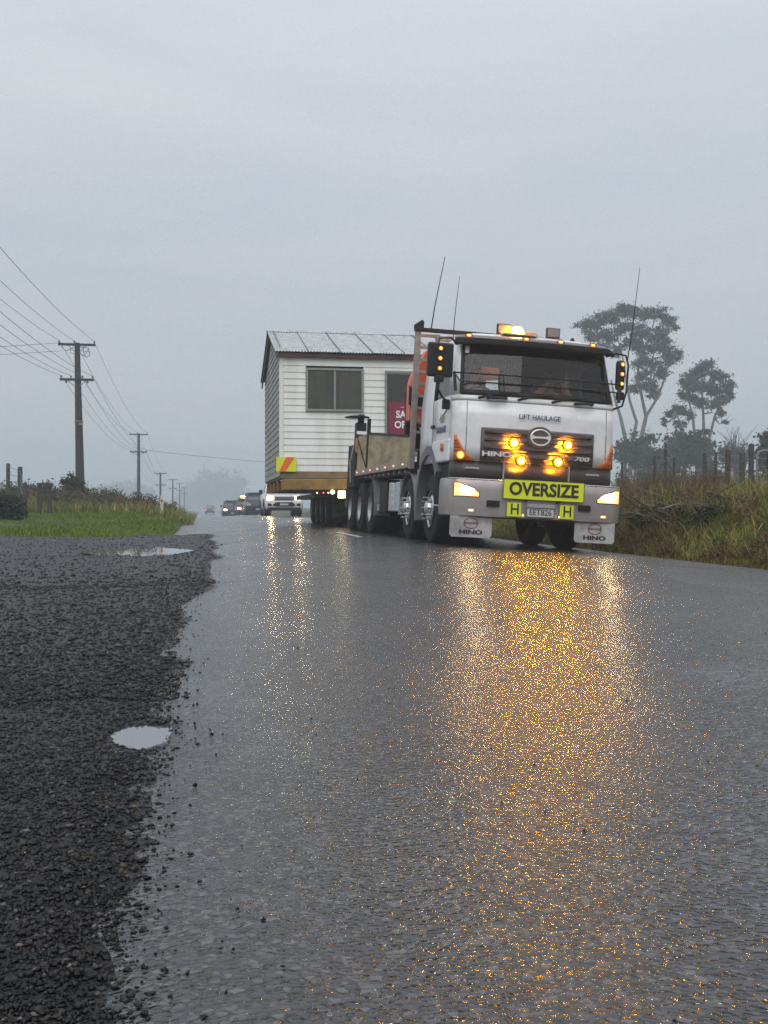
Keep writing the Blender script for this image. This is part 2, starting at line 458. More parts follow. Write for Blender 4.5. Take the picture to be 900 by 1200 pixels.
def wet_stone(name, scale, dist, c0, c1, c2, r_lo, r_hi, film_scale, film_lo, film_hi, film_keep, plateau=.05, spec=1.0, flood=None):
    """wet loose or bound chippings: cells for single stones, water film levelling them in patches"""
    m = bpy.data.materials.new(name); m.use_nodes = True
    n, l = m.node_tree.nodes, m.node_tree.links
    b = n['Principled BSDF']
    t = n.new('ShaderNodeTexCoord')
    def vor(sc_, feat='F1'):
        v = n.new('ShaderNodeTexVoronoi'); v.feature = feat; v.inputs['Scale'].default_value = sc_
        l.new(warp.outputs[0], v.inputs['Vector']); return v
    nw = n.new('ShaderNodeTexNoise'); nw.inputs['Scale'].default_value = scale * .8; nw.inputs['Detail'].default_value = 2
    l.new(t.outputs['Object'], nw.inputs['Vector'])
    warp = n.new('ShaderNodeMixRGB'); warp.blend_type = 'ADD'; warp.inputs[0].default_value = .6 / scale
    l.new(t.outputs['Object'], warp.inputs[1]); l.new(nw.outputs['Color'], warp.inputs[2])
    v1, v2 = vor(scale), vor(scale * 2.3)
    # stone tops
    h1 = n.new('ShaderNodeMapRange'); h1.interpolation_type = 'SMOOTHSTEP'; h1.inputs[1].default_value = plateau; h1.inputs[2].default_value = .66; h1.inputs[3].default_value = 1; h1.inputs[4].default_value = 0
    l.new(v1.outputs['Distance'], h1.inputs[0])
    sepc = n.new('ShaderNodeSeparateColor'); l.new(v1.outputs['Color'], sepc.inputs[0])
    hh = n.new('ShaderNodeMath'); hh.operation = 'MULTIPLY'; l.new(h1.outputs[0], hh.inputs[0])
    rs = n.new('ShaderNodeMapRange'); rs.inputs[3].default_value = .25; rs.inputs[4].default_value = 1.0
    l.new(sepc.outputs[0], rs.inputs[0]); l.new(rs.outputs[0], hh.inputs[1])
    h2 = n.new('ShaderNodeMath'); h2.operation = 'MULTIPLY_ADD'; h2.inputs[1].default_value = -.25
    l.new(v2.outputs['Distance'], h2.inputs[0]); l.new(hh.outputs[0], h2.inputs[2])
    # water film
    nf = n.new('ShaderNodeTexNoise'); nf.inputs['Scale'].default_value = film_scale; nf.inputs['Detail'].default_value = 9; nf.inputs['Roughness'].default_value = .70
    mpf = n.new('ShaderNodeMapping'); mpf.inputs['Scale'].default_value = (1.0, .45, 1)
    l.new(t.outputs['Object'], mpf.inputs[0]); l.new(mpf.outputs[0], nf.inputs['Vector'])
    film = n.new('ShaderNodeMapRange'); film.interpolation_type = 'SMOOTHSTEP'
    film.inputs[1].default_value = film_lo; film.inputs[2].default_value = film_hi; film.inputs[3].default_value = 1; film.inputs[4].default_value = film_keep
    l.new(nf.outputs['Fac'], film.inputs[0])
    ht = n.new('ShaderNodeMath'); ht.operation = 'MULTIPLY'; l.new(h2.outputs[0], ht.inputs[0]); l.new(film.outputs[0], ht.inputs[1])
    if flood:                                          # rounded chips standing out of a film of water of varying depth
        sq = n.new('ShaderNodeMath'); sq.operation = 'POWER'; sq.inputs[1].default_value = 2.0; l.new(v1.outputs['Distance'], sq.inputs[0])
        dm = n.new('ShaderNodeMath'); dm.operation = 'MULTIPLY_ADD'; dm.inputs[1].default_value = -2.4; dm.inputs[2].default_value = 1.0; l.new(sq.outputs[0], dm.inputs[0])
        dr_ = n.new('ShaderNodeMath'); dr_.operation = 'MULTIPLY'; l.new(dm.outputs[0], dr_.inputs[0]); l.new(rs.outputs[0], dr_.inputs[1])
        fl = n.new('ShaderNodeMapRange'); fl.inputs[1].default_value = .3; fl.inputs[2].default_value = .7; fl.inputs[3].default_value = flood[0]; fl.inputs[4].default_value = flood[1]
        l.new(nf.outputs['Fac'], fl.inputs[0])
        sm = n.new('ShaderNodeMath'); sm.operation = 'SMOOTH_MAX'; sm.inputs[2].default_value = .15
        l.new(dr_.outputs[0], sm.inputs[0]); l.new(fl.outputs[0], sm.inputs[1])
        ng = n.new('ShaderNodeTexNoise'); ng.inputs['Scale'].default_value = 34; ng.inputs['Detail'].default_value = 3; l.new(t.outputs['Object'], ng.inputs['Vector'])
        ad = n.new('ShaderNodeMath'); ad.operation = 'MULTIPLY_ADD'; ad.inputs[1].default_value = 1.3; l.new(ng.outputs['Fac'], ad.inputs[0]); l.new(sm.outputs[0], ad.inputs[2])
        ht = ad
    bp = n.new('ShaderNodeBump'); bp.inputs['Strength'].default_value = 1.0; bp.inputs['Distance'].default_value = dist
    l.new(ht.outputs[0], bp.inputs['Height']); l.new(bp.outputs[0], b.inputs['Normal'])
    ramp = n.new('ShaderNodeValToRGB'); e = ramp.color_ramp.elements
    e[0].color = (*c0, 1); e[1].color = (*c2, 1); e[1].position = 1.0
    k = e.new(.75); k.color = (*c1, 1)
    l.new(sepc.outputs[1], ramp.inputs[0]); l.new(ramp.outputs[0], b.inputs['Base Color'])
    rr = n.new('ShaderNodeMapRange'); rr.inputs[1].default_value = film_keep; rr.inputs[2].default_value = 1; rr.inputs[3].default_value = r_lo; rr.inputs[4].default_value = r_hi
    l.new(film.outputs[0], rr.inputs[0]); l.new(rr.outputs[0], b.inputs['Roughness'])
    b.inputs['Specular IOR Level'].default_value = spec
    MATS[name] = m
    return m

ROADM = wet_stone('wet_chipseal', 86, .0031, (.005, .005, .006), (.026, .026, .029), (.085, .083, .081), .17, .23, 1.1, .36, .58, .45, plateau=.30, flood=(-1.0, .42))
GRAVM = wet_stone('wet_gravel', 60, .012, (.004, .004, .005), (.009, .009, .010), (.03, .029, .027), .40, .52, 1.3, .20, .34, .7, spec=.22)

PUD = []                                               # hollows that hold puddles: (x, y, rx, ry, depth)
def pix_ground(px, py, z): 
    d = Fv + Rv * (px - 450) / FPX + Uv * (598 - py) / FPX
    return np.array([0, 0, CZ]) + d * ((z - CZ) / d[2])
for px0, px1, py, ry, dp in ((120, 204, 858, .16, .035), (138, 240, 648, 1.0, .05)):
    a, c = pix_ground(px0, py, -.125), pix_ground(px1, py, -.125)
    PUD.append(((a[0] + c[0]) / 2, (a[1] + c[1]) / 2, abs(c[0] - a[0]) / 2, ry, dp))
def hollow(X, Y):
    nzp = .35 * fbm(X, Y, 5.0, 3); h = 0
    for (a, c, rx, ry, dp) in PUD:
        h = h + dp * np.exp(-(nzp + ((X - a) / (rx * 1.25)) ** 2 + ((Y - c) / (ry * 1.25)) ** 2) * 1.1)
    return h
ys_road = lines((-1.5, 8, .12), (8, 30, .4), (30, 140, 1.5), (140, 700, 14))
def road_surface(X, Y):
    w = .006 * fbm(X, Y, .9, 3) * sstep(200, 20, Y)
    rut = -.010 * (np.exp(-((X - 1.0) / .3) ** 2) + np.exp(-((X - 2.4) / .3) ** 2) + np.exp(-((X - 3.7) / .3) ** 2) + np.exp(-((X - 5.4) / .3) ** 2)) * sstep(13, 8, Y)
    return road_z(X, Y) + w * sstep(13, 6, Y) + rut - hollow(X, Y) - .05 * sstep(.05, .45, road_left(Y) - X)
def road_grid():
    us = np.linspace(0, 1, 61)
    Y = np.repeat(ys_road[:, None], 61, 1)
    xl = -1.1 + 0 * ys_road; xr = road_right(ys_road)
    X = xl[:, None] + (xr - xl)[:, None] * us[None]
    Z = road_surface(X, Y)
    V = np.stack([X, Y, Z], -1).reshape(-1, 3)
    a = np.arange(len(ys_road) - 1)[:, None] * 61 + np.arange(60)[None]
    F = np.stack([a, a + 1, a + 62, a + 61], -1).reshape(-1, 4)
    return link('road', np_mesh('road', V, F), ROADM, smooth=True, angle=180)
road = road_grid(); road['kind'] = 'structure'

# lay-by of dark gravel; puddle hollows are part of its relief
def grav_z(X, Y):
    e = road_left(Y) - X                               # metres outside the seal edge
    base = road_z(np.minimum(X, -.0), Y) + .004
    z = np.where(X > -.0, road_z(X, Y) + .004, base)
    flat = prof(Y) - .115 + .025 * vnoise(X, Y, .45) + .012 * vnoise(X, Y, 1.7)
    t = sstep(.15, 1.2, e)
    z = z * (1 - t) + flat * t
    z = z + .006 + np.clip(e, -.5, .12) * .12 + .016 * fbm(X, Y, 5.0, 3) * sstep(-.6, .1, e)
    z = z - hollow(X, Y) - .3 * sstep(0, .8, Y - lay_end(X))
    return z
gravel = sheet('gravel_lay_by', lines((-16, -6, .4), (-6, -2.2, .08), (-2.2, .55, .03)), lines((-1.5, .6, .2), (.6, 5, .03), (5, 12, .07), (12, 25.4, .2)), grav_z, GRAVM)

WATER = mat('puddle_water', (.15, .16, .175), .02, spec=.8)
for i, (a, c, rx, ry, dp) in enumerate(PUD):
    rim = float(grav_z(np.array([a]), np.array([c]))[0]) + dp * (.50, .68, .16, .12)[i]
    n = 40
    V = [(a, c, rim)] + [(a + 1.8 * rx * cos(2 * pi * k / n), c + 1.8 * ry * sin(2 * pi * k / n), rim) for k in range(n)]
    o = MB().add(V, [(0, k + 1, (k + 1) % n + 1) for k in range(n)]).build('puddle', WATER)
    o['kind'] = 'structure'

# painted centre line, worn
PAINT = mat('worn_road_paint', (.55, .55, .53), .35, var=.9, vscale=9, dark=.35)
for y0 in (17.9, 28.2, 38.2, 48.2):
    mbd = MB(); rows = []
    for k in range(9):
        y = y0 + k * 3.0 / 8
        rows.append([(x, y, float(road_surface(np.array([x]), np.array([y]))[0]) + .006) for x in (2.62, 2.72)])
    o = mbd.grid(rows).build('centre_line_dash', PAINT, road)

# loose stones, one mesh: nobody could count them
def octa():
    v = np.array([(1, 0, 0), (-1, 0, 0), (0, 1, 0), (0, -1, 0), (0, 0, 1), (0, 0, -1)], float)
    f = np.array([(0, 2, 4), (2, 1, 4), (1, 3, 4), (3, 0, 4), (2, 0, 5), (1, 2, 5), (3, 1, 5), (0, 3, 5)])
    return v, f
def stones(name, X, Y, Z, R, m):
    v, f = octa(); N = len(X)
    P = v[None] * (1.15 + .25 * rng.standard_normal((N, 6, 1))) + .22 * rng.standard_normal((N, 6, 3))
    P = P * (np.stack([rng.uniform(.75, 1.3, N), rng.uniform(.7, 1.2, N), rng.uniform(.4, .8, N)], -1)[:, None, :])
    a = rng.uniform(0, 2 * pi, N); ca, sa = np.cos(a)[:, None], np.sin(a)[:, None]
    Q = np.stack([P[..., 0] * ca - P[..., 1] * sa, P[..., 0] * sa + P[..., 1] * ca, P[..., 2]], -1) * R[:, None, None]
    Q = Q + np.stack([X, Y, Z + R * .25], -1)[:, None, :]
    F = (f[None] + (np.arange(N) * 6)[:, None, None]).reshape(-1, 3)
    return link(name, np_mesh(name, Q.reshape(-1, 3), F), m)
STONE = mat('wet_loose_stone', (.014, .014, .015), .26, island=[(0, (.003, .003, .004)), (.6, (.007, .007, .008)), (.88, (.024, .023, .022)), (.985, (.085, .08, .072)), (1, (.16, .135, .10))], bump=.4, bscale=220, spec=.3)
def scatter(N, y0, y1, rmin, rmax, pw=2.0):
    Y = y0 + (y1 - y0) * rng.random(N) ** 1.4
    xl = -.36 * Y * 1.02 - .17 * Y - .4
    X = xl + (road_left(Y) + .075 - xl) * rng.random(N) ** .75 + .035 * rng.standard_normal(N)
    R = rmin + (rmax - rmin) * rng.random(N) ** pw
    return X, Y, R
XX = []; YY = []; RR = []
for a in ((60000, .9, 4.0, .0017, .0068, 3.0), (30000, 3.5, 9, .0035, .012, 3.4), (14000, 8.5, 23, .006, .018, 3.4)):
    x, y, r = scatter(*a); XX.append(x); YY.append(y); RR.append(r)
# ridge of loose chips pushed off the seal
y = 1.0 + 21 * rng.random(4400) ** 1.9
x = road_left(y) + np.where(rng.random(4400) < .65, .045, .11) * np.abs(rng.standard_normal(4400)) - .03; r = .0018 + .0050 * rng.random(4400) ** 3
XX.append(x); YY.append(y); RR.append(r)
x = rng.uniform(.0, 5.8, 260); y = 1 + 10 * rng.random(260) ** 1.5; XX.append(x); YY.append(y); RR.append(rng.uniform(.0018, .0036, 260))
X = np.concatenate(XX); Y = np.concatenate(YY); R = np.concatenate(RR)
keep = np.ones(len(X), bool)
for i, (a, c, rx, ry, dp) in enumerate(PUD):
    q = ((X - a) / rx) ** 2 + ((Y - c) / ry) ** 2
    keep &= (q > .62) | (i >= 2)
X, Y, R = X[keep], Y[keep], R[keep]
Z = np.maximum(grav_z(X, Y), np.where(X > -1.0, road_surface(X, Y), -9))
o = stones('loose_gravel', X, Y, Z, R, STONE); o['kind'] = 'stuff'
tag(o, 'wet dark loose gravel strewn over the lay-by and along the seal edge', 'gravel')

# ================================================================= the truck
TM = Matrix.Rotation(radians(.9), 4, 'Z') @ Matrix.Rotation(radians(2.9), 4, 'Y') @ Matrix.Rotation(.006, 4, 'X')
TL = Vector((4.70014625, 14.43948923, -.07073835)) + TM @ Vector((-.09, 0, 0))
truck = thing('truck', 'white heavy haulage truck with yellow OVERSIZE sign and flashing amber lights', 'truck', TL, TM.to_euler())

CL = 2.22                                               # cab length
def cab_pt(t, z, off=0.0):
    w = float(np.interp(z, [1, 2.1, 2.95, 3.08], [1.20, 1.20, 1.13, 1.04])) + off
    y0 = float(np.interp(z, [1, 1.7, 2.1, 2.95, 3.08], [0, .01, .05, .34, .55])) - off
    r = .22; bow = .07
    fx = w - r
    yc = y0 + bow + r
    if t <= -2: return (-w, yc + (-2 - t) * (CL + off - yc), z)
    if t <= -1:
        a = (t + 2) * pi / 2; return (-w + r - r * cos(a), yc - r * sin(a), z)
    if t < 1: return (fx * t, y0 + bow * t * t, z)
    if t <= 2:
        a = (t - 1) * pi / 2; return (fx + r * sin(a), yc - r * cos(a), z)
    return (w, yc + (t - 2) * (CL + off - yc), z)
def cab_panel(name, ts, zs, m, off=0.0, solid=.02, parent=truck, smooth=True, **k):
    return MB().grid([[cab_pt(t, z, off) for t in ts] for z in zs]).build(name, m, parent, smooth=smooth, solid=solid, **k)
def tspan(a, b, n): return list(np.linspace(a, b, n))
def side_t(y, s=-1):                                    # t of a y on the straight side (approx)
    yc = .32; return s * (2 + max(0, (y - yc)) / (CL - yc))
front_t = tspan(-2, -1, 7) + tspan(-1, 1, 13)[1:] + tspan(1, 2, 7)[1:]

# white front
fp = cab_panel('front_panel', front_t, [1.205, 1.4, 1.6, 1.7, 1.85, 2.045], WHITE)
cab_panel('wiper_panel', front_t, [2.052, 2.09, 2.135], WHITE)
for s in (-1, 1):                                       # upright panel seams beside the front flap
    MB().tube([cab_pt(s * 1.12, z, .011) for z in (1.21, 1.6, 2.04)], .004, 5).build('panel_seam', INK, fp)
# pillars, windscreen
for s in (-1, 1):
    cab_panel('pillar', tspan(s * 1.42, s * 2.06, 6), [2.135, 2.4, 2.65, 2.93], WHITE, solid=.03)
ws = cab_panel('windscreen', tspan(-1.42, -1, 4) + tspan(-1, 1, 13)[1:] + tspan(1, 1.42, 4)[1:], [2.135, 2.3, 2.5, 2.7, 2.93], GLASS, off=-.012, solid=0)
loop = [cab_pt(t, 2.15, .004) for t in tspan(-1.40, 1.40, 17)] + [cab_pt(1.40, z, .004) for z in (2.35, 2.6, 2.85)] + [cab_pt(t, 2.89, .004) for t in tspan(1.38, -1.38, 17)] + [cab_pt(-1.40, z, .004) for z in (2.85, 2.6, 2.35, 2.15)]
MB().tube(loop, .026, 6).build('rubber_seal', BLACK, ws, smooth=True)
MB().grid([[cab_pt(t, z, .002) for t in tspan(-1.40, 1.40, 15)] for z in (2.135, 2.205)]).build('lower_black_band', BLACK, ws, solid=.012, smooth=True)
# sticker in the corner of the windscreen
c0 = cab_pt(-1.22, 2.80, .006)
MB().box(c0[0] - .03, c0[0] + .03, c0[1] - .004, c0[1] + .002, 2.75, 2.85).build('permit_sticker', WHITEINK, ws)

# roof cap
rings = []
for z, k in ((2.93, 1.0), (3.02, .985), (3.075, .95), (3.10, .88)):
    r0 = [cab_pt(t, min(z, 3.08)) for t in tspan(-3, -2, 5) + tspan(-2, -1, 6)[1:] + tspan(-1, 1, 9)[1:] + tspan(1, 2, 6)[1:] + tspan(2, 3, 5)[1:]]
    cxm = 1.25
    rings.append([(x * k, cxm + (y - cxm) * k, z) for x, y, _ in r0])
MB().loft(rings).build('roof', WHITE, truck, smooth=True, angle=60)
# sun visor over the windscreen
vis = MB()
rows = []
for (z, off) in ((2.85, .11), (2.88, .12), (2.93, .11), (2.975, .08), (2.99, .02)):
    rows.append([cab_pt(t, z, off) for t in tspan(-1.55, -1, 5) + tspan(-1, 1, 13)[1:] + tspan(1, 1.55, 5)[1:]])
VISM = mat('smoked_visor', (.006, .005, .005), .55, spec=.12)
visor = vis.grid(rows).build('sun_visor', VISM, truck, smooth=True, solid=.012)
TRIM = mat('grey_visor_trim', (.16, .15, .16), .35)
MB().grid([[cab_pt(t, z, o_) for t in tspan(-1.6, 1.6, 21)] for z, o_ in ((2.962, .105), (3.015, .085), (3.03, .04))]).build('visor_trim', TRIM, visor, smooth=True, solid=.012)
def puck(name, parent, c, r, d, m, n=16, axis='y', sx=1.0, bez=BLACK, rim=.2):
    """round lamp: bezel cup with a domed lens facing -y"""
    x, y, z = c
    b = MB().lathe([(0, r * (1 + rim)), (-d, r * (1 + rim)), (-d, r * 1.0), (-d * .6, r * .98)], (0, 0, 0), 'y', n)
    b.v = [(p[0] * sx, p[1], p[2]) for p in b.v]
    o = b.build(name, bez, parent, smooth=True); o.location = c
    lm = MB().lathe([(-d * .6, r * .99), (-d * 1.05, r * .85), (-d * 1.3, r * .5), (-d * 1.4, .0005)], (0, 0, 0), 'y', n)
    lm.v = [(p[0] * sx, p[1], p[2]) for p in lm.v]
    lm.build('lens', m, o, smooth=True)
    return o
for x in (-.93, -.20 + .05, .33, .80):
    px_ = x / (1.13 - .22)
    q = cab_pt(max(-1.5, min(1.5, px_)), 3.0, .11)
    if x == -.15: continue
    puck('roof_marker_lamp', truck, (q[0], q[1] - .008, 2.998), .024, .03, AMBER_SOFT, sx=2.0)

# grille and badge
GRM = mat('grille_dark', (.105, .080, .076), .38, var=.4, dark=.6, vscale=8)
gy = -.012
def gx(x): return .07 * (x / .98) ** 2
gr = MB()
gr.grid([[(x, gx(x) + gy, z) for x in np.linspace(-.83, .83, 13)] for z in (1.212, 1.675)])
grille = gr.build('grille', GRM, truck, solid=.03, smooth=True)
for k in range(4):
    z = 1.27 + k * .11
    MB().grid([[(x, gx(x) + gy + yy, z + dz) for x in np.linspace(-.79, .79, 13)] for dz, yy in ((0, -.016), (.012, -.045), (.055, -.045), (.075, -.016))]).build('louvre', GRM, grille, solid=.008, smooth=True)
# surround of the badge: half round bulge on the top edge of the grille
bd = MB(); n = 28
poly = [(.19 * cos(2 * pi * i / n), 1.575 + .155 * sin(2 * pi * i / n)) for i in range(n)]
bd.prism(poly, -.035, -.075, 'y')
badge = bd.build('badge', GRM, truck, bevel=.008)
ring = []
for i in range(33):
    a = 2 * pi * i / 32; ring.append((.140 * cos(a), -.082, 1.575 + .108 * sin(a)))
MB().tube(ring, .0125, 8).build('ring', SILVER, badge, smooth=True)
barp = [(-.135, .034), (-.075, .013), (.075, .013), (.135, .034), (.135, -.034), (.075, -.013), (-.075, -.013), (-.135, -.034)]
MB().prism([(x, z + 1.575) for x, z in barp], -.074, -.092, 'y').build('cross_bar', SILVER, badge)
text(grille, 'maker_letters', 'HINO', .095, (-.62, -.062, 1.305), SILVER, xs=1.75, bold=.03, depth=.006)
text(grille, 'model_letters', '700', .085, (.62, -.062, 1.305), SILVER, xs=1.75, bold=.008, depth=.006, shear=.25)
text(truck, 'company_letters', 'LIFT HAULAGE', .094, (.0, -.016, 1.855), NAVY, xs=1.0, bold=.012, depth=.002)
for x, z in ((-.40, 1.475), (.385, 1.49), (-.285, 1.235), (.255, 1.245)):
    puck('amber_strobe', truck, (x, -.10, z), .064, .05, AMBER, n=20)

# corner indicator lamps (triangles), dark band, bumper
INDL = mat('amber_lens', (.55, .13, .01), .2)
for s in (-1, 1):
    rows = []
    for z in np.linspace(1.2, 1.56, 5):
        k = (z - 1.2) / .36
        t_in, t_out = .90 + .66 * k, 1.62
        rows.append([cab_pt(s * t, z, .012) for t in tspan(t_in, t_out + .02, 5)])
    co = MB().grid(rows).build('corner_lamp', INDL, truck, smooth=True, solid=.02)
    for k in range(4):
        z = 1.34 + k * .045
        MB().tube([cab_pt(s * t, z, .026) for t in tspan(.96 + .66 * (z - 1.2) / .36, 1.6, 4)], .005, 5).build('lens_rib', BLACK, co)
    if s < 0:
        q = cab_pt(s * 1.32, 1.275, .02)
        puck('flasher', co, (q[0], q[1], 1.275), .055, .03, lamp_mat('flasher_lit', (1, .62, .08), (1, .35, .01), 6, 1.2, .3), bez=INDL)
BANDM = mat('dark_brown_band', (.028, .021, .021), .4, var=.4, dark=1.6)
band = cab_panel('lower_front_band', front_t, [.93, 1.05, 1.2], BANDM, off=-.004)
for x in (-.93, .84):
    MB().box(x - .10, x + .10, gx(x) - .022, gx(x) - .004, 1.09, 1.115).build('step_slot', LGREY, band)
MB().box(-.50, -.485, -.03, .01, .97, 1.2).build('strut', LGREY, band)
MB().box(.46, .475, -.03, .01, .97, 1.2).build('strut', LGREY, band)

def bump_pt(t, z, off=0):
    w = 1.265 + off; y0 = -.16 - off + .05 * max(0, (.6 - z)) ; r = .20; fx = w - r
    if t <= -2: return (-w, y0 + .05 + r + (-2 - t) * .42, z)
    if t <= -1: a = (t + 2) * pi / 2; return (-w + r - r * cos(a), y0 + .05 + r - r * sin(a), z)
    if t < 1: return (fx * t, y0 + .05 * t * t, z)
    if t <= 2: a = (t - 1) * pi / 2; return (fx + r * sin(a), y0 + .05 + r - r * cos(a), z)
    return (w, y0 + .05 + r + (t - 2) * .42, z)
bt = [-3] + tspan(-2, -1, 8) + tspan(-1, 1, 13)[1:] + tspan(1, 2, 8)[1:] + [3]
bump_rows = []
for z, o_ in ((.42, -.03), (.44, 0), (.6, .005), (.8, .005), (.925, 0), (.945, -.02), (.95, -.12)):
    bump_rows.append([bump_pt(t, z, o_) for t in bt])
bumper = MB().grid(bump_rows).build('bumper', BUMPER, truck, smooth=True, solid=.015, angle=50)
MB().tube([bump_pt(t, .94, -.002) for t in bt[1:-1]], .011, 6).build('polished_edge', ALLOY, bumper, smooth=True)
# headlamps let into the bumper
for s in (-1, 1):
    rows = []
    for t in tspan(.80, 1.45, 10):
        k = (t - .80) / .65
        zt = .755 + .13 * min(1, (k * 1.9) ** .6); zb = .70
        rows.append([bump_pt(s * t, zb + (zt - zb) * u, .012) for u in np.linspace(0, 1, 6)])
    hl = MB().grid(rows).build('headlamp', HEADL, truck, smooth=True, solid=.006)
    MB().tube([r[0] for r in rows] + [r[-1] for r in rows[::-1]] + [rows[0][0]], .007, 5).build('bezel', BLACK, hl, smooth=True)
    q = bump_pt(s * .62, .6, .006)
    MB().box(q[0] - .09, q[0] + .09, q[1] - .03, q[1] + .02, .575, .66).build('tow_hatch', BLACK, bumper)
    q = bump_pt(s * .90, .5, .008)
    lo = MB().box(q[0] - .035, q[0] + .035, q[1] - .012, q[1] + .02, .495, .525).build('marker_lamp', WARMSPOT, bumper)
# oversize sign on brackets
sy = -.215
sgn = MB().box(-.545, .635, sy, sy + .012, .69, .975).build('oversize_sign', YELLOW, truck, label='yellow board reading OVERSIZE', bevel=.004)
for (a, b_, c, d) in ((-.545, .635, .69, .700), (-.545, .635, .965, .975), (-.545, -.537, .70, .965), (.627, .635, .70, .965)):
    MB().box(a, b_, sy - .003, sy + .001, c, d).build('border', INK, sgn)
text(sgn, 'sign_letters', 'OVERSIZE', .245, (.045, sy - .003, .832), INK, xs=.94, bold=.034, depth=.002)
for x in (-.21, .27):
    MB().box(x - .018, x + .018, sy - .02, -.165, .665, .70).build('bracket', CHASSIS, sgn)
# H boards and number plate
for x in (-.37, .395):
    hb = MB().box(x - .10, x + .10, sy + .015, sy + .025, .455, .645).build('heavy_board', YELLOW, truck, label='small yellow board with black letter H')
    text(hb, 'board_letter', 'H', .21, (x + .01, sy + .012, .55), INK, xs=.9, bold=.012, depth=.002)
    puck('fog_lamp', hb, (x + (.12 if x < 0 else -.12), sy + .0, .475), .016, .02, WARMSPOT, bez=CHASSIS)
plate = MB().box(-.19, .215, sy + .014, sy + .024, .455, .585).build('number_plate', mat('plate_grey', (.50, .50, .49), .4), truck, bevel=.004)
MB().box(-.19, .215, sy + .016, sy + .030, .592, .640).build('plate_bar', LGREY, plate)
for (a, b_, c, d) in ((-.19, .215, .455, .462), (-.19, .215, .578, .585), (-.19, -.183, .462, .578), (.208, .215, .462, .578)):
    MB().box(a, b_, sy + .010, sy + .015, c, d).build('plate_rim', INK, plate)
text(plate, 'plate_characters', 'EET826', .115, (.0125, sy + .013, .522), INK, xs=.92, bold=.008, depth=.002)
# front mud flaps with badge and maker name
FLAP = mat('pale_mudflap', (.46, .45, .44), .5, var=.9, dark=.4, vscale=5)
REDL = mat('faded_red_ink', (.22, .10, .09), .5)
for xc in (-.945, .865):
    pl = [(xc - .30, .43), (xc - .30, .17), (xc - .27, .135), (xc + .27, .135), (xc + .30, .17), (xc + .30, .43)]
    fl = MB().prism(pl, -.09, -.078, 'y').build('mudflap', FLAP, truck)
    MB().tube([(xc + .10 * cos(2 * pi * i / 24), -.093, .335 + .072 * sin(2 * pi * i / 24)) for i in range(25)], .007, 5).build('flap_ring', REDL, fl)
    MB().prism([(xc + x * .72, .335 + z * .72) for x, z in barp], -.090, -.095, 'y').build('flap_badge_bar', REDL, fl)
    text(fl, 'flap_letters', 'HINO', .082, (xc, -.091,   .205), INK, xs=1.6, bold=.05, depth=.002)
# wipers and grab handles
for x0, x1 in ((-.88, -.60), (-.32, -.05), (.18, .48)):
    MB().tube([(x0, -.02 + gx(x0) + .06, 2.09), (x0 + .16, .0 + .04, 2.14), (x1 + .25, .035 + gx(x1), 2.19)], [.02, .014, .008], 6).build('wiper', BLACK, truck, smooth=True)
for x in (-.62, .66):
    MB().tube([(x - .13, gx(x) + .06, 2.095), (x - .13, gx(x) - .02, 2.095), (x + .13, gx(x) - .02, 2.105), (x + .13, gx(x) + .06, 2.105)], .021, 6).build('grab_handle', BLACK, truck, smooth=True)
# stone guard bars across the windscreen
bars = MB()
gb = MB().tube([cab_pt(t, 2.425 + .06 * 0, .14) for t in tspan(-1.45, 1.5, 21)], .011, 6).build('screen_guard', BLACK, truck, smooth=True)
MB().tube([cab_pt(-1.45, 2.42, .13)] + [cab_pt(t, 2.30, .15) for t in tspan(-1.15, 1.35, 17)] + [cab_pt(1.5, 2.40, .13)], .010, 6).build('lower_bar', BLACK, gb, smooth=True)
for t in (-.56, -.50, .52):
    MB().tube([cab_pt(t, 2.425, .14), cab_pt(t, 2.16, .10)], .010, 6).build('upright', BLACK, gb)
MB().tube([cab_pt(1.48, 2.47, .13), cab_pt(1.48, 2.17, .09)], .028, 8).build('end_bracket', BLACK, gb)
MB().tube([cab_pt(-1.46, 2.44, .13), cab_pt(-1.46, 2.17, .09)], .022, 8).build('end_bracket', BLACK, gb)

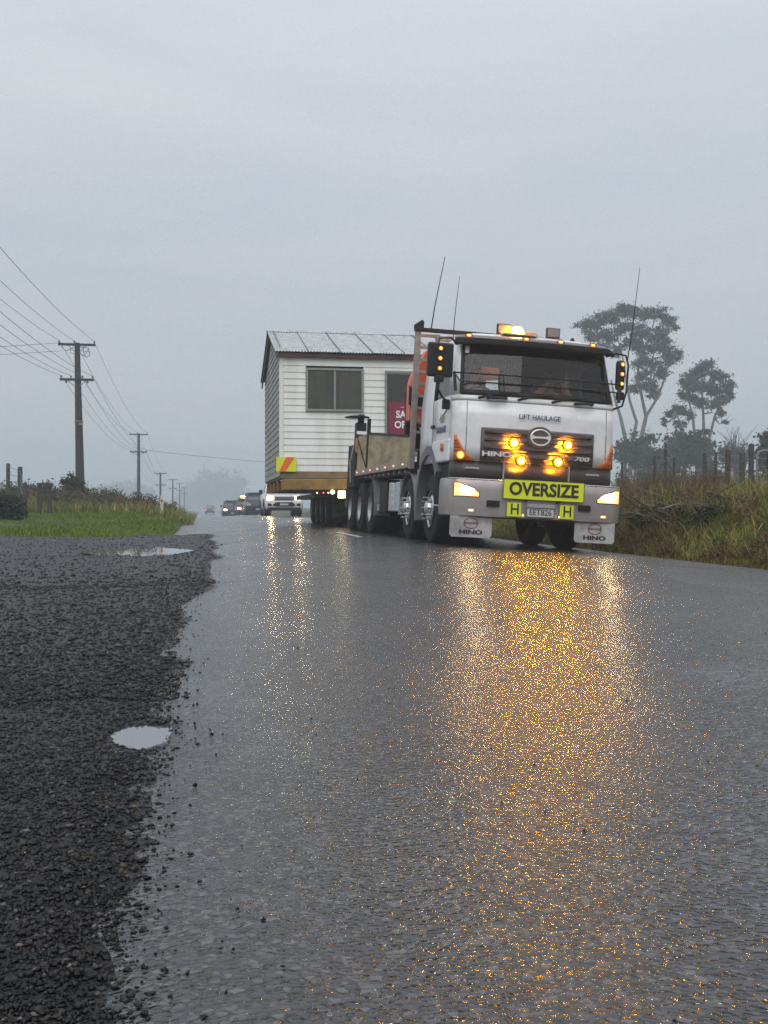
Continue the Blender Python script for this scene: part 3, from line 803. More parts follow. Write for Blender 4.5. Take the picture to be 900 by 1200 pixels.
# sides: doors, windows, sleeper, fender
for s in (-1, 1):
    sd = 'left' if s < 0 else 'right'
    ts = lambda a, b_, n=4: tspan(side_t(a, s), side_t(b_, s), n)
    low = cab_panel('door', [s * 2.0] + ts(.36, 1.38), [1.20, 1.5, 1.8, 2.135], WHITE, off=.004)
    cab_panel('door_window', ts(.42, 1.30), [2.135, 2.4, 2.80], GLASS, off=-.006, solid=0)
    cab_panel('door_frame', ts(.30, 1.40, 6), [2.80, 2.93], WHITE)
    cab_panel('door_frame', ts(.34, .42, 2), [2.135, 2.80], BLACK, off=.003)
    cab_panel('door_frame', ts(1.30, 1.40, 2), [2.135, 2.80], BLACK, off=.003)
    cab_panel('sleeper_side', ts(1.40, 2.22), [1.20, 1.6, 2.1, 2.5, 2.93], WHITE)
    for y_ in (.345, 1.39):
        MB().tube([cab_pt(side_t(y_, s), z, .012) for z in (1.21, 1.7, 2.13)], .005, 5).build('door_seam', INK, low)
    MB().tube([cab_pt(side_t(y_, s), 2.02 - .10 * k, .02) for k, y_ in enumerate((.34, .60, .95))], .006, 5).build('swage_line', GREY, low)
    MB().box(*sorted((s * 1.225, s * 1.265)), 1.18, 1.32, 1.71, 1.76).build('door_handle', BLACK, low, bevel=.008)
    # fender and wheel arch
    MB().box(*sorted((s * 1.10, s * 1.235)), .28, 1.30, 1.185, 1.52).build('fender', WHITE, truck, bevel=.03)
    arc_o = [(1.51 + .74 * cos(a), .55 + .92 * sin(a)) for a in np.linspace(-.25, 2.55, 18)]
    arc_i = [(1.51 + .66 * cos(a), .53 + .80 * sin(a)) for a in np.linspace(2.55, -.25, 18)]
    MB().prism(arc_o + arc_i, s * .80, s * 1.245, 'x').build('wheel_arch', GREY, truck)
    MB().box(*sorted((s * .75, s * 1.18)), .22, .86, .42, 1.16).build('cab_step', CHASSIS, truck, bevel=.02)
    MB().box(*sorted((s * 1.1, s * 1.21)), .30, .78, .74, .755).build('tread', LGREY, truck)
    MB().tube([(s * 1.18, .22, .56), (s * 1.24, .5, .56), (s * 1.24, .95, .56)], .014, 6).build('step_rail', LGREY, truck)
pk = puck('side_marker', truck, (0, 0, 0), .05, .02, INDL, bez=INDL, sx=1.15)
pk.location = (-1.236, .62, 1.40); pk.rotation_euler = (0, 0, radians(-90))
GREENI = mat('faded_green_ink', (.30, .42, .24), .5)
text(truck, 'door_logo', 'Lift', .17, (-1.226, .78, 1.83), GREENI, side='left', bold=.02, depth=.002)
text(truck, 'door_letters', 'HAULAGE', .125, (-1.226, .80, 1.66), NAVY, side='left', bold=.015, depth=.002)

# rear wall with window, floor, dashboard, seats
CABIN = mat('cab_trim', (.022, .020, .021), .75, var=.4, dark=.6)
rw = MB()
for (a, b_, c, d) in ((-1.13, -.42, .9, 3.0), (.02, 1.13, .9, 3.0), (-.42, .02, .9, 2.48), (-.42, .02, 2.84, 3.0)): rw.box(a, b_, 2.17, 2.21, c, d)
rearw = rw.build('rear_wall', CABIN, truck)
MB().box(-.42, .02, 2.186, 2.19, 2.48, 2.84).build('rear_window', GLASS, rearw)
MB().box(-1.12, 1.12, .12, 2.16, 1.12, 1.2).build('cab_floor', CABIN, truck)
MB().box(-1.08, 1.08, .17, .62, 1.7, 2.10).build('dashboard', CABIN, truck, bevel=.06)
MB().box(-1.10, 1.10, .45, 2.2, 2.90, 2.925).build('headlining', CABIN, truck)
SEAT = mat('seat_cloth', (.05, .05, .055), .85)
for x in (-.62, .58):
    st = MB().box(x - .26, x + .26, 1.0, 1.5, 1.70, 1.88).build('seat', SEAT, truck, bevel=.05)
    MB().box(x - .25, x + .25, 1.5, 1.62, 1.80, 2.58).build('backrest', SEAT, st, bevel=.05)
    MB().box(x - .25, x + .25, 1.0, 1.5, 1.2, 1.70).build('seat_base', SEAT, st)
MB().tube([(-.62 + .21 * cos(a), .86 + .12 * sin(a), 2.20 + .16 * sin(a)) for a in np.linspace(0, 2 * pi, 25)], .016, 6).build('steering_wheel', BLACK, truck, smooth=True)

# roof: beacon bar, work lamps, aerials
bar = MB().box(-.44, .10, .52, .74, 3.095, 3.115).build('beacon_base', LGREY, truck, bevel=.008)
bl = MB().lathe([(3.115, .085), (3.19, .08), (3.215, .05), (3.22, .001)], (-.20, .62, 0), 'z', 20).build('beacon_lens', lamp_mat('beacon_lit', (1, .46, .03), (1, .28, .01), 1600, 120, .3), bar, smooth=True)
MB().box(-.43, -.29, .56, .68, 3.115, 3.165).build('beacon_end', lamp_mat('beacon_end_lit', (1, .42, .03), (1, .28, .01), 8, 3, .3), bar, bevel=.02)
MB().box(-.11, .09, .56, .68, 3.115, 3.15).build('beacon_end', INDL, bar, bevel=.02)
WLM = mat('work_lamp_lens', (.35, .36, .38), .15, .5)
for x in (-.36, .40):
    wl_ = MB().box(x - .105, x + .105, .74, .80, 3.13, 3.28).build('work_lamp', BLACK, truck, bevel=.01)
    MB().box(x - .09, x + .09, .732, .742, 3.145, 3.265).build('lens', WLM, wl_)
    for k in range(4): MB().box(x - .09, x + .09, .724, .730, 3.155 + k * .03, 3.160 + k * .03).build('guard_wire', BLACK, wl_)
    MB().box(x - .02, x + .02, .75, .79, 3.08, 3.13).build('stem', BLACK, wl_)
MB().lathe([(3.08, .03), (3.13, .035), (3.16, .02), (3.165, .001)], (.72, .8, 0), 'z', 12).build('roof_button', BLACK, truck, smooth=True)
MB().tube([(-.98, 2.9, 3.45), (-.93, 2.9, 3.9), (-.80, 2.9, 4.72)], [.012, .009, .006], 5).build('aerial', CHASSIS, truck)
MB().tube([(-.72, 2.4, 3.05), (-.71, 2.4, 3.6), (-.66, 2.4, 4.30)], [.009, .007, .004], 5).build('aerial', CHASSIS, truck)
MB().tube([(1.385, .28, 2.80), (1.49, .42, 3.2), (1.58, .45, 4.22)], [.010, .007, .004], 5).build('aerial', CHASSIS, truck)

# mirrors with three amber lamps each
mr = MB().box(-1.61, -1.24, .18, .28, 2.36, 2.84).build('mirror', BLACK, truck, bevel=.03)
MB().box(-1.50, -1.37, .15, .26, 2.28, 2.375).build('wide_mirror', BLACK, mr, bevel=.02)
MB().tube([(-1.15, .38, 2.86), (-1.28, .22, 2.92), (-1.45, .21, 2.90), (-1.47, .22, 2.78)], .014, 6).build('arm', BLACK, mr, smooth=True)
MB().tube([(-1.45, .22, 2.30), (-1.44, .2, 2.18), (-1.36, .25, 2.08), (-1.20, .42, 2.02)], .016, 6).build('arm', BLACK, mr, smooth=True)
MB().box(-1.32, -1.22, .36, .44, 1.93, 2.07).build('arm_mount', BLACK, mr, bevel=.012)
for z in (2.47, 2.61, 2.75): puck('mirror_lamp', mr, (-1.44, .175, z), .032, .03, AMBER_SOFT)
rows = []
mr = MB().box(1.20, 1.345, .20, .30, 2.36, 2.80).build('mirror', BLACK, truck, bevel=.06)
MB().box(1.22, 1.33, .18, .27, 2.22, 2.335).build('wide_mirror', BLACK, mr, bevel=.02)
MB().tube([(1.10, .40, 2.86), (1.22, .30, 2.90), (1.36, .28, 2.88), (1.40, .27, 2.74), (1.39, .27, 2.35), (1.33, .26, 2.14), (1.18, .34, 2.07)], .015, 6).build('arm', BLACK, mr, smooth=True)
for z in (2.45, 2.59, 2.73): puck('mirror_lamp', mr, (1.272, .195, z), .032, .03, AMBER_SOFT)

# ---- chassis, wheels
MB().box(-.45, -.36, .2, 10.2, .72, 1.0).build('chassis_rail', CHASSIS, truck)
MB().box(.36, .45, .2, 10.2, .72, 1.0).build('chassis_rail', CHASSIS, truck)
MB().box(-.5, .5, .3, 1.3, .5, 1.1).build('engine_sump', CHASSIS, truck, bevel=.06)
TR = .52
tyre_prof = [(-.02, .30), (.0, .33), (.012, .40), (.0, .47), (.02, .505), (.045, TR), (.25, TR), (.275, .505), (.295, .47), (.283, .40), (.29, .33), (.27, .29)]
def wheel_at(x_out, y, s, rim):
    """outer face at x_out on side s (-1 left)"""
    w = MB().lathe([(h * -s, r) for h, r in tyre_prof], (0, 0, 0), 'x', 40).build('tyre', RUBBER, None, smooth=True, angle=50)
    if rim == 'steer':
        pr = [(.0, .33), (.012, .30), (.03, .285), (.035, .21), (-.005, .185), (-.02, .15), (-.02, .11), (-.06, .10), (-.085, .07), (-.09, .001)]
        rm = MB().lathe([(h * -s, r) for h, r in pr], (0, 0, 0), 'x', 32)
        r_ = rm.build('rim', ALLOY, w, smooth=True)
        for k in range(10):
            a = 2 * pi * k / 10
            MB().cyl((s * .0, .168 * cos(a), .168 * sin(a)), (s * .105, .168 * cos(a), .168 * sin(a)), .019, .010, 8).build('nut_cover', ALLOY, w)
        for k in range(10):
            a = 2 * pi * (k + .5) / 10
            MB().cyl((s * -.033, .247 * cos(a), .247 * sin(a)), (s * -.028, .247 * cos(a), .247 * sin(a)), .028, .028, 10).build('hand_hole', CHASSIS, w)
    else:
        pr = [(.0, .33), (.012, .30), (.06, .285), (.16, .27), (.17, .20), (.15, .14), (.10, .12), (.03, .11), (.02, .001)]
        MB().lathe([(h * -s, r) for h, r in pr], (0, 0, 0), 'x', 32).build('rim', LGREY, w, smooth=True)
    return w
def place(proto, x, y, z, parent):
    c = copy_tree(proto, parent); c.location = (x, y, z); return c
AX = [1.51, 3.14, 6.85, 8.15, 9.45]
protos = {}
for i, y in enumerate(AX):
    MB().cyl((-1.0, y, TR), (1.0, y, TR), .07, n=10).build('axle', CHASSIS, truck)
    for s in (-1, 1):
        k = ('steer' if i < 2 else 'drive', s)
        if k not in protos:
            protos[k] = wheel_at(0, 0, s, k[0]); w = protos[k]; w.parent = truck; w.location = (s * 1.16, y, TR)
        else: place(protos[k], s * 1.16, y, TR, truck)
        if i >= 2:
            if ('in', s) not in protos:
                w = MB().lathe([(h * -s, r) for h, r in tyre_prof], (0, 0, 0), 'x', 28).build('inner_tyre', RUBBER, truck, smooth=True, angle=50)
                w.location = (s * .83, y, TR); protos[('in', s)] = w
            else: place(protos[('in', s)], s * .83, y, TR, truck)
# mudguards
GUARD = mat('mudguard_grey', (.20, .20, .21), .4, var=.5, dark=.5)
def guard(yc, a0, a1, r=.60, w=.32, t=.012):
    for s in (-1, 1):
        po = [(yc + r * cos(a), TR + r * sin(a)) for a in np.linspace(a0, a1, 16)]
        pi_ = [(yc + (r - t) * cos(a), TR + (r - t) * sin(a)) for a in np.linspace(a1, a0, 16)]
        MB().prism(po + pi_, s * (1.19 - w), s * 1.19, 'x').build('mudguard', GUARD, truck, smooth=True)
guard(3.14, .3, 3.2, .60)
guard(6.85, 1.7, 3.4, .62); guard(8.15, 1.2, 1.9, .66); guard(9.45, .0, 1.75, .62)
for s in (-1, 1):
    MB().box(*sorted((s * 1.12, s * 1.20)), 2.30, 2.36, .55, 1.14).build('guard_stay', LGREY, truck)
# tanks and boxes between the axles
for s in (-1, 1):
    for y_ in (4.25, 4.85):
        MB().cyl((s * .95, y_, .45), (s * .95, y_, .98), .22, n=20).build('air_tank', ALLOY, truck, smooth=True, bevel=.02)
    MB().box(*sorted((s * .72, s * 1.14)), 5.2, 5.95, .42, 1.0).build('tool_box', CHASSIS, truck, bevel=.02)
    MB().box(*sorted((s * 1.10, s * 1.15)), 3.92, 4.0, .40, 1.0).build('tank_strap', LGREY, truck)
MB().box(-1.14, -1.0, 6.0, 6.18, .45, .58).build('small_box', LGREY, truck, bevel=.01)

# ---- deck, headboard, dropsides
DECKRAIL = mat('pinkish_deck_rail', (.34, .27, .25), .45, .2, var=.8, dark=.5, vscale=7)
deck = MB().box(-1.22, 1.22, 2.92, 8.45, 1.17, 1.29).build('deck', CHASSIS, truck)
for s in (-1, 1):
    rl = MB().box(*sorted((s * 1.222, s * 1.25)), 2.92, 8.45, 1.185, 1.315).build('deck_rail', DECKRAIL, deck, bevel=.006)
    for k in range(7):
        y_ = 3.3 + k * .8
        o = MB().box(-.02, .02, -.02, .02, -.02, .02).build('deck_reflector', DECKREFL, deck, bevel=.006); o.location = (s * 1.262, y_, 1.25)  # small reflectors on the rail, faint glow painted in
for k in range(9): MB().box(-1.18, -.9, 3.4 + k * .5, 3.52 + k * .5, 1.12, 1.165).build('cross_member', LGREY, deck)
PLY = mat('lichen_stained_plywood', (.40, .33, .18), .65, var=.9, vscale=6, vmap=(1, .25, 1), alt=(.13, .10, .05), bump=.3, bscale=40)
for s in (-1, 1):
    sp = MB().prism([(3.02, 1.32), (7.05, 1.32), (7.05, 2.0), (3.02, 1.70)], s * 1.195, s * 1.225, 'x').build('side_board', PLY, deck)
    MB().prism([(3.02, 1.70), (7.05, 2.0), (7.05, 2.035), (3.02, 1.735)], s * 1.185, s * 1.24, 'x').build('top_rail', CHASSIS, sp)
    sp2 = MB().prism([(7.16, 1.32), (8.40, 1.32), (8.40, 2.04), (7.16, 2.02)], s * 1.195, s * 1.225, 'x').build('side_board', PLY, deck)
    MB().box(*sorted((s * 1.18, s * 1.25)), 7.06, 7.15, 1.30, 2.06).build('post', CHASSIS, deck)
    MB().tube([(s * 1.24, 7.2, 1.35), (s * 1.24, 8.35, 1.98)], .012, 5).build('strap', CHASSIS, deck)
HBD = mat('weathered_headboard', (.30, .26, .235), .55, .1, var=.8, dark=.45, vscale=9)
hbp = part_empty('headboard', truck)
for s in (-1, 1):
    MB().box(*sorted((s * 1.155, s * 1.25)), 2.82, 2.89, 1.16, 3.44).build('post', HBD, hbp, bevel=.008)
    MB().box(*sorted((s * .84, s * .90)), 2.80, 2.88, 1.30, 3.40).build('inner_post', HBD, hbp)
    for k in range(9):
        z = 1.75 + k * .20
        MB().box(*sorted((s * .90, s * 1.155)), 2.82, 2.86, z, z + .045).build('rung', HBD, hbp)
MB().box(-1.26, 1.26, 2.77, 2.91, 3.44, 3.49).build('top_rail', CHASSIS, hbp)
MB().box(-.84, .84, 2.80, 2.86, 3.30, 3.36).build('rail', HBD, hbp)
MB().box(-.84, .84, 2.82, 2.86, 1.30, 2.2).build('lower_sheet', HBD, hbp)
MB().prism([(-1.27, 3.485), (-1.27, 3.54), (-1.16, 3.62), (-1.12, 3.60), (-1.12, 3.485)], 2.79, 2.89, 'y').build('end_fin', CHASSIS, hbp)

# ---- folded crane behind the cab
ORANGE = mat('crane_orange', (.72, .13, .035), .4, var=.4, dark=.7, vscale=5)
crane = part_empty('loader_crane', truck)
MB().box(-.95, .95, 3.2, 3.62, 1.3, 1.52).build('crane_base', CHASSIS, crane, bevel=.02)
MB().lathe([(1.5, .24), (2.1, .22), (2.15, .17), (3.0, .16)], (-.55, 3.42, 0), 'z', 20).build('column', CHASSIS, crane, smooth=True)
MB().prism([(-1.19, 2.0), (-1.20, 2.62), (-1.17, 2.75), (-.95, 3.20), (-.60, 3.36), (.1, 3.38), (.3, 3.2), (-.4, 2.95), (-.72, 2.45), (-.88, 1.90)], 3.28, 3.58, 'y').build('inner_boom', ORANGE, crane, bevel=.02)
MB().prism([(-1.22, 2.26), (-1.22, 2.58), (-1.02, 2.40), (-.90, 2.55), (-.72, 2.30), (-.72, 2.18)], 3.22, 3.27, 'y').build('black_link', CHASSIS, crane)
MB().prism([(-.6, 3.0), (.75, 3.1), (.75, 2.9), (-.5, 2.75)], 3.65, 3.9, 'y').build('outer_boom', ORANGE, crane, bevel=.02)
MB().prism([(-1.17, 1.55), (-1.19, 2.50), (-1.13, 2.58), (-1.04, 2.3), (-.95, 1.9), (-.72, 1.55)], 3.60, 3.72, 'y').build('boom_ram', CHASSIS, crane, bevel=.01)
MB().box(-.80, .8, 3.66, 3.8, 1.9, 2.0).build('hose_guide', CHASSIS, crane)
# stabiliser leg folded up at the rear of the deck
sl = MB().box(-1.25, -1.03, 8.55, 8.80, .95, 2.36).build('stabiliser_leg', CHASSIS, truck, bevel=.015)
MB().box(-1.20, -1.08, 8.60, 8.75, 2.36, 2.54).build('ram_rod', CHASSIS, sl)
MB().box(-1.00, -.93, 8.58, 8.68, 1.75, 2.46).build('hose_cover', CHASSIS, sl)
ft = MB().lathe([(2.585, .001), (2.58, .10), (2.545, .28), (2.525, .27), (2.55, .06)], (-1.10, 8.67, 0), 'z', 20).build('foot_plate', CHASSIS, sl, smooth=True); ft.rotation_euler = (0, radians(-3), 0)
MB().prism([(-1.26, 1.72), (-1.26, 2.02), (-1.05, 1.98), (-.85, 1.86), (-.92, 1.70), (-1.1, 1.62)], 8.50, 8.549, 'y').build('orange_bracket', mat('dull_orange', (.48, .18, .04), .5, var=.6, dark=.5), sl)
MB().box(-1.23, -.96, 8.86, 9.7, .95, 1.90).build('leg_housing', CHASSIS, sl, bevel=.02)
MB().box(-1.24, -1.02, 8.53, 8.549, 2.10, 2.17).build('white_band', WHITEINK, sl)
MB().tube([(-1.26, 8.7, 1.9), (-1.33, 8.72, 1.5), (-1.30, 8.72, 1.05)], .012, 5).build('hose', LGREY, sl)
MB().box(-1.05, 1.05, 8.46, 9.9, .98, 1.16).build('rear_subframe', CHASSIS, truck)
MB().box(-.12, .12, 9.6, 10.6, .62, .74).build('tow_coupling', CHASSIS, truck)

# ================================================================= people in the cab
SKIN = mat('skin', (.42, .25, .18), .55)
def skin_mesh(name, verts, edges, radii, m, parent, root=0, sub=2):
    me = bpy.data.meshes.new(name); me.from_pydata([tuple(v) for v in verts], edges, []); me.update()
    o = bpy.data.objects.new(name, me); COL.objects.link(o)
    md = o.modifiers.new('skin', 'SKIN'); md.use_smooth_shade = True
    for i, r in enumerate(radii):
        me.skin_vertices[0].data[i].radius = r if isinstance(r, tuple) else (r, r)
        me.skin_vertices[0].data[i].use_root = (i == root)
    s = o.modifiers.new('sub', 'SUBSURF'); s.levels = s.render_levels = sub
    me.materials.append(m)
    o.parent = parent
    return o
def seated(label, loc, jacket, cap, raised):
    """sits facing -y; z = 0 at the seat top"""
    p = thing('person', label, 'person', loc, TM.to_euler())
    sh = .19
    # body: hips, chest, neck, head
    V = [(0, .02, .10), (0, .06, .30), (0, .05, .47), (0, .02, .56), (0, -.02, .66), (0, -.035, .76)]
    E_ = [(0, 1), (1, 2), (2, 3), (3, 4), (4, 5)]
    Rr = [(.15, .12), (.15, .115), (.13, .10), .055, (.078, .095), (.07, .085)]
    n0 = len(V)
    for s in (-1, 1):
        if raised: arm = [(s * sh, .05, .47), (s * .30, -.14, .42), (s * .10, -.24, .66)]
        else: arm = [(s * sh, .05, .47), (s * .25, -.10, .25), (s * .17, -.40, .28)]
        b = len(V); V += arm; E_ += [(2, b), (b, b + 1), (b + 1, b + 2)]; Rr += [.062, .048, .034]
        b = len(V); V += [(s * .10, -.02, .08), (s * .13, -.45, .10), (s * .13, -.52, -.32)]; E_ += [(0, b), (b, b + 1), (b + 1, b + 2)]; Rr += [.085, .065, .05]
    body = skin_mesh('body', V, E_, Rr, SKIN, p)
    # jacket over the trunk and arms
    JV = V[:3] + [(0, .045, .53)]; JE = [(0, 1), (1, 2), (2, 3)]; JR = [(.165, .135), (.168, .132), (.15, .115), (.08, .075)]
    for s in (-1, 1):
        if raised: arm = [(s * sh, .05, .47), (s * .30, -.14, .42), (s * .13, -.225, .62)]
        else: arm = [(s * sh, .05, .47), (s * .25, -.10, .25), (s * .185, -.34, .275)]
        b = len(JV); JV += arm; JE += [(2, b), (b, b + 1), (b + 1, b + 2)]; JR += [.075, .062, .048]
    skin_mesh('jacket', JV, JE, JR, jacket, p)
    for s in (-1, 1):
        hx = (s * .10, -.24, .66) if raised else (s * .17, -.40, .28)
        for k in range(4):
            q = Vector(hx) + Vector((s * -.01 + (k - 1.5) * .018, -.03, .01 + .01 * (k % 2)))
            MB().tube([q, q + Vector((0, -.035, .02)), q + Vector((-s * .015, -.05, -.005))], [.010, .009, .007], 6).build('finger', SKIN, body, smooth=True)
        q = Vector(hx); MB().tube([q, q + Vector((-s * .035, -.02, .015)), q + Vector((-s * .05, -.045, .02))], [.012, .010, .008], 6).build('thumb', SKIN, body, smooth=True)
    MB().tube([(0, -.115, .735), (0, -.138, .70), (0, -.115, .69)], [.010, .014, .010], 6).build('nose', SKIN, body, smooth=True)
    for s in (-1, 1):
        MB().lathe([(-.004, .001), (-.003, .011), (.004, .012)], (s * .032, -.112, .735), 'y', 10).build('eye', INK, body)
        MB().lathe([(-.006, .001), (-.006, .026), (.006, .022)], (s * .082, -.02, .725), 'x', 10).build('ear', SKIN, body)
    if cap:
        c = MB().lathe([(.775, .096), (.82, .088), (.85, .05), (.86, .001)], (0, -.03, 0), 'z', 18).build('cap', mat('dark_cap', (.03, .03, .04), .8), p, smooth=True)
        MB().prism([(.07 * cos(a), -.10 - .085 * sin(a)) for a in np.linspace(0, pi, 10)], .772, .780, 'z').build('peak', MATS['dark_cap'], c)
    else:
        MB().lathe([(.70, .092), (.77, .096), (.82, .085), (.85, .045), (.855, .001)], (0, .005, 0), 'z', 18).build('hair', mat('brown_hair', (.06, .035, .02), .7), p, smooth=True)
    return p
def tworld(x, y, z): return TL + TM @ Vector((x, y, z))
seated('driver in dark jacket and cap behind the truck steering wheel', tworld(-.62, 1.32, 1.88), mat('dark_jacket', (.03, .035, .05), .8), True, False)
seated('passenger in pale pink jacket with both hands raised in truck cab', tworld(.58, 1.32, 1.86), mat('pale_pink_jacket', (.62, .34, .28), .8), False, True)

# ================================================================= the house on its trailer
HX, HY = 4.66, 26.55
HW, HL = 2.72, 6.35                                     # half width, length
HZ0, HZ1, HZR = 1.46, 4.40, 5.46                        # wall foot, eaves, ridge
house = thing('weatherboard_house', 'small white weatherboard house with grey iron roof loaded on trailer', 'house', (HX, HY, 0))
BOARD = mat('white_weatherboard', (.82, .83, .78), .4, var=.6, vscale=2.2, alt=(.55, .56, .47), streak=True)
BOARD_S = mat('grey_weatherboard', (.33, .34, .31), .6, var=.8, vscale=3.0, alt=(.13, .14, .12), streak=True)  # boards of the gable ends, darker grey than the front ones
DARKIN = mat('dark_interior', (.02, .02, .02), .9)
wallf = MB().box(-HW + .03, HW - .03, .03, .10, HZ0, HZ1).build('front_wall', DARKIN, house)
# openings in the front wall: window and door with poster
WX0, WX1, WZ0, WZ1 = -HW + .70, -HW + 2.05, 3.02, 3.99
DX0, DX1, DZ0, DZ1 = -HW + 2.70, -HW + 3.55, 1.95, 3.96
pitch = .165
nb_ = int((HZ1 - HZ0) / pitch)
def boards(parent, m, z0, z1, segs, frm):
    """frm(u, d, z): u along the wall, d outwards"""
    k = 0; z = z0
    while z < z1 - .02:
        zt = min(z + pitch + .02, z1)
        for (a, b_) in segs(z, zt):
            vs_ = []
            for u in (a, b_):
                vs_ += [frm(u, .004, z), frm(u, .030, z), frm(u, .012, zt), frm(u, .004, zt)]
            MB().add(vs_, [(0, 1, 2, 3), (7, 6, 5, 4), (0, 4, 5, 1), (1, 5, 6, 2), (2, 6, 7, 3), (3, 7, 4, 0)]).build('weatherboard', m, parent)
        z += pitch
def front_segs(z, zt):
    cuts = []
    zm = (z + zt) / 2
    if WZ0 - .06 < zm < WZ1 + .06: cuts.append((WX0 - .05, WX1 + .05))
    if DZ0 - .06 < zm < DZ1 + .06: cuts.append((DX0 - .05, DX1 + .05))
    a = -HW + .09; out = []
    for c, d in cuts:
        out.append((a, c)); a = d
    out.append((a, HW - .09)); return out
boards(wallf, BOARD, HZ0, HZ1, front_segs, lambda u, d, z: (u, .03 - d, z))
for s in (-1, 1): MB().box(*sorted((s * (HW - .09), s * (HW + .01))), -.012, .10, HZ0, HZ1).build('corner_board', BOARD, wallf, bevel=.004)
# gable ends
for s in (-1, 1):
    poly = [(.10, HZ0), (HL - .02, HZ0), (HL - .02, HZ1), (HL / 2, HZR - .06), (.10, HZ1)]
    gw = MB().prism(poly, s * (HW - .06), s * (HW - .03), 'x').build('gable_wall', DARKIN, house)
    def gsegs(z, zt):
        if z < HZ1 - .02: return [(.10, HL - .05)]
        k = (z - HZ1) / (HZR - HZ1); h = HL / 2 * k
        return [(h, HL - h)] if HL - 2 * h > .3 else []
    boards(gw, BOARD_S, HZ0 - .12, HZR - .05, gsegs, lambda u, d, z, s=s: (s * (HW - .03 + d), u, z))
MB().box(-HW + .03, HW - .03, HL - .08, HL, HZ0, HZ1).build('rear_wall', BOARD, house)
# corrugated iron roof: five sheets a side, ridge cap, barge boards
IRON = mat('grey_roof_iron', (.50, .52, .53), .45, .15, var=.9, vscale=7, alt=(.17, .19, .18))
rf = part_empty('roof', house)
DKL = mat('dark_lap_line', (.06, .06, .055), .7)  # thin dark lines along the laps of the roof sheets
ns = 7; shw = (2 * HW + .24) / ns
for side in (0, 1):
    for k in range(ns):
        x0 = -HW - .12 + k * shw; rows = []
        nn = 60
        for j in range(nn + 1):
            x = x0 + (shw + .03) * j / nn
            w = .012 * sin(2 * pi * x / .076) + .006 * (k % 2) + .004
            ye, yr = (-.16, HL / 2) if side == 0 else (HL + .16, HL / 2)
            ze = HZ1 + .02
            rows.append([(x, ye, ze + w), (x, (ye + yr) / 2, (ze + HZR) / 2 + w), (x, yr, HZR + w)])
        MB().grid(rows).build('roof_sheet', IRON, rf, smooth=True)
for k in range(1, ns):
    x0 = -HW - .12 + k * shw
    MB().tube([(x0, -.165, HZ1 + .045), (x0, HL / 2, HZR + .025)], .011, 5).build('sheet_lap', DKL, rf)
MB().prism([(HL / 2 - .16, HZR - .03), (HL / 2, HZR + .05), (HL / 2 + .16, HZR - .03), (HL / 2, HZR + .03)], -HW - .13, HW + .13, 'x').build('ridge_cap', IRON, rf)
RUST = mat('rusty_fascia', (.12, .05, .028), .7, var=1.0, vscale=2.0, alt=(.012, .011, .011))
MB().box(-HW - .06, HW + .06, -.10, -.05, HZ1 - .10, HZ1 + .00).build('fascia', RUST, rf)
DKT = mat('dark_green_trim', (.06, .075, .055), .6, var=.6, dark=.5)
for s in (-1, 1):
    for a, b_ in (((-.16, HZ1 - .03), (HL / 2, HZR)), ((HL + .16, HZ1 - .03), (HL / 2, HZR))):
        (y0, z0), (y1, z1) = a, b_
        MB().prism([(y0, z0 - .14), (y1, z1 - .14), (y1, z1 + .01), (y0, z0 + .01)], s * (HW + .05), s * (HW + .085), 'x').build('barge_board', DKT, rf)
# window: frame, mullion, two panes with curtains behind
FRM = mat('grey_green_frame', (.25, .28, .24), .5, var=.4, dark=.6)
PANE = glass_mat('window_glass', (.86, .87, .82), dirt=.02)
CURT = mat('drab_curtain', (.24, .22, .12), .9, var=.8, vscale=4, alt=(.09, .085, .055), streak=True)
def window(name, x0, x1, z0, z1, mull):
    fr = MB()
    t = .055
    fr.box(x0 - t, x1 + t, -.035, .05, z1, z1 + t).box(x0 - t, x1 + t, -.045, .05, z0 - t, z0).box(x0 - t, x0, -.035, .05, z0, z1).box(x1, x1 + t, -.035, .05, z0, z1)
    w = fr.build(name, FRM, house)
    if mull: MB().box(mull - .025, mull + .025, -.025, .045, z0, z1).build('mullion', FRM, w)
    edges = [x0, mull, x1] if mull else [x0, x1]
    for a, b_ in zip(edges[:-1], edges[1:]):
        MB().box(a, b_, .012, .016, z0, z1).build('pane', PANE, w)
    return w
w1 = window('window', WX0, WX1, WZ0, WZ1, (WX0 + WX1) / 2)
rows = []
for j in range(61):
    u = j / 60; x = WX0 + (WX1 - WX0) * u
    rows.append([(x, .024 + .004 * sin(u * 70), WZ0), (x, .024 + .004 * sin(u * 70 + .6), WZ1)])
MB().grid(rows).build('curtain', CURT, w1, smooth=True)
dr = window('door', DX0, DX1, DZ0, DZ1, None)
MB().box(DX0, DX1, .022, .028, DZ0, DZ1).build('door_leaf', mat('dark_olive_door', (.045, .05, .035), .6, var=.5, dark=.6), dr)
pst = MB().box(DX0 + .05, DX1 - .05, .004, .010, DZ0 + .45, DZ0 + 1.28).build('poster', mat('maroon_poster', (.22, .015, .045), .5), dr, label='maroon sale poster with white letters')
text(pst, 'poster_letters', 'SA', .25, (DX0 + .36, .002, DZ0 + .96), WHITEINK, bold=.03, depth=.001, xs=.9)
text(pst, 'poster_letters', 'OF', .25, (DX0 + .34, .002, DZ0 + .70), WHITEINK, bold=.03, depth=.001, xs=.9)
text(pst, 'poster_letters', '...', .15, (DX0 + .40, .002, DZ0 + 1.19), WHITEINK, bold=.01, depth=.001)
MB().box(DX0, DX1, -.006, .012, DZ0 + .36, DZ0 + .42).build('door_rail', FRM, dr)
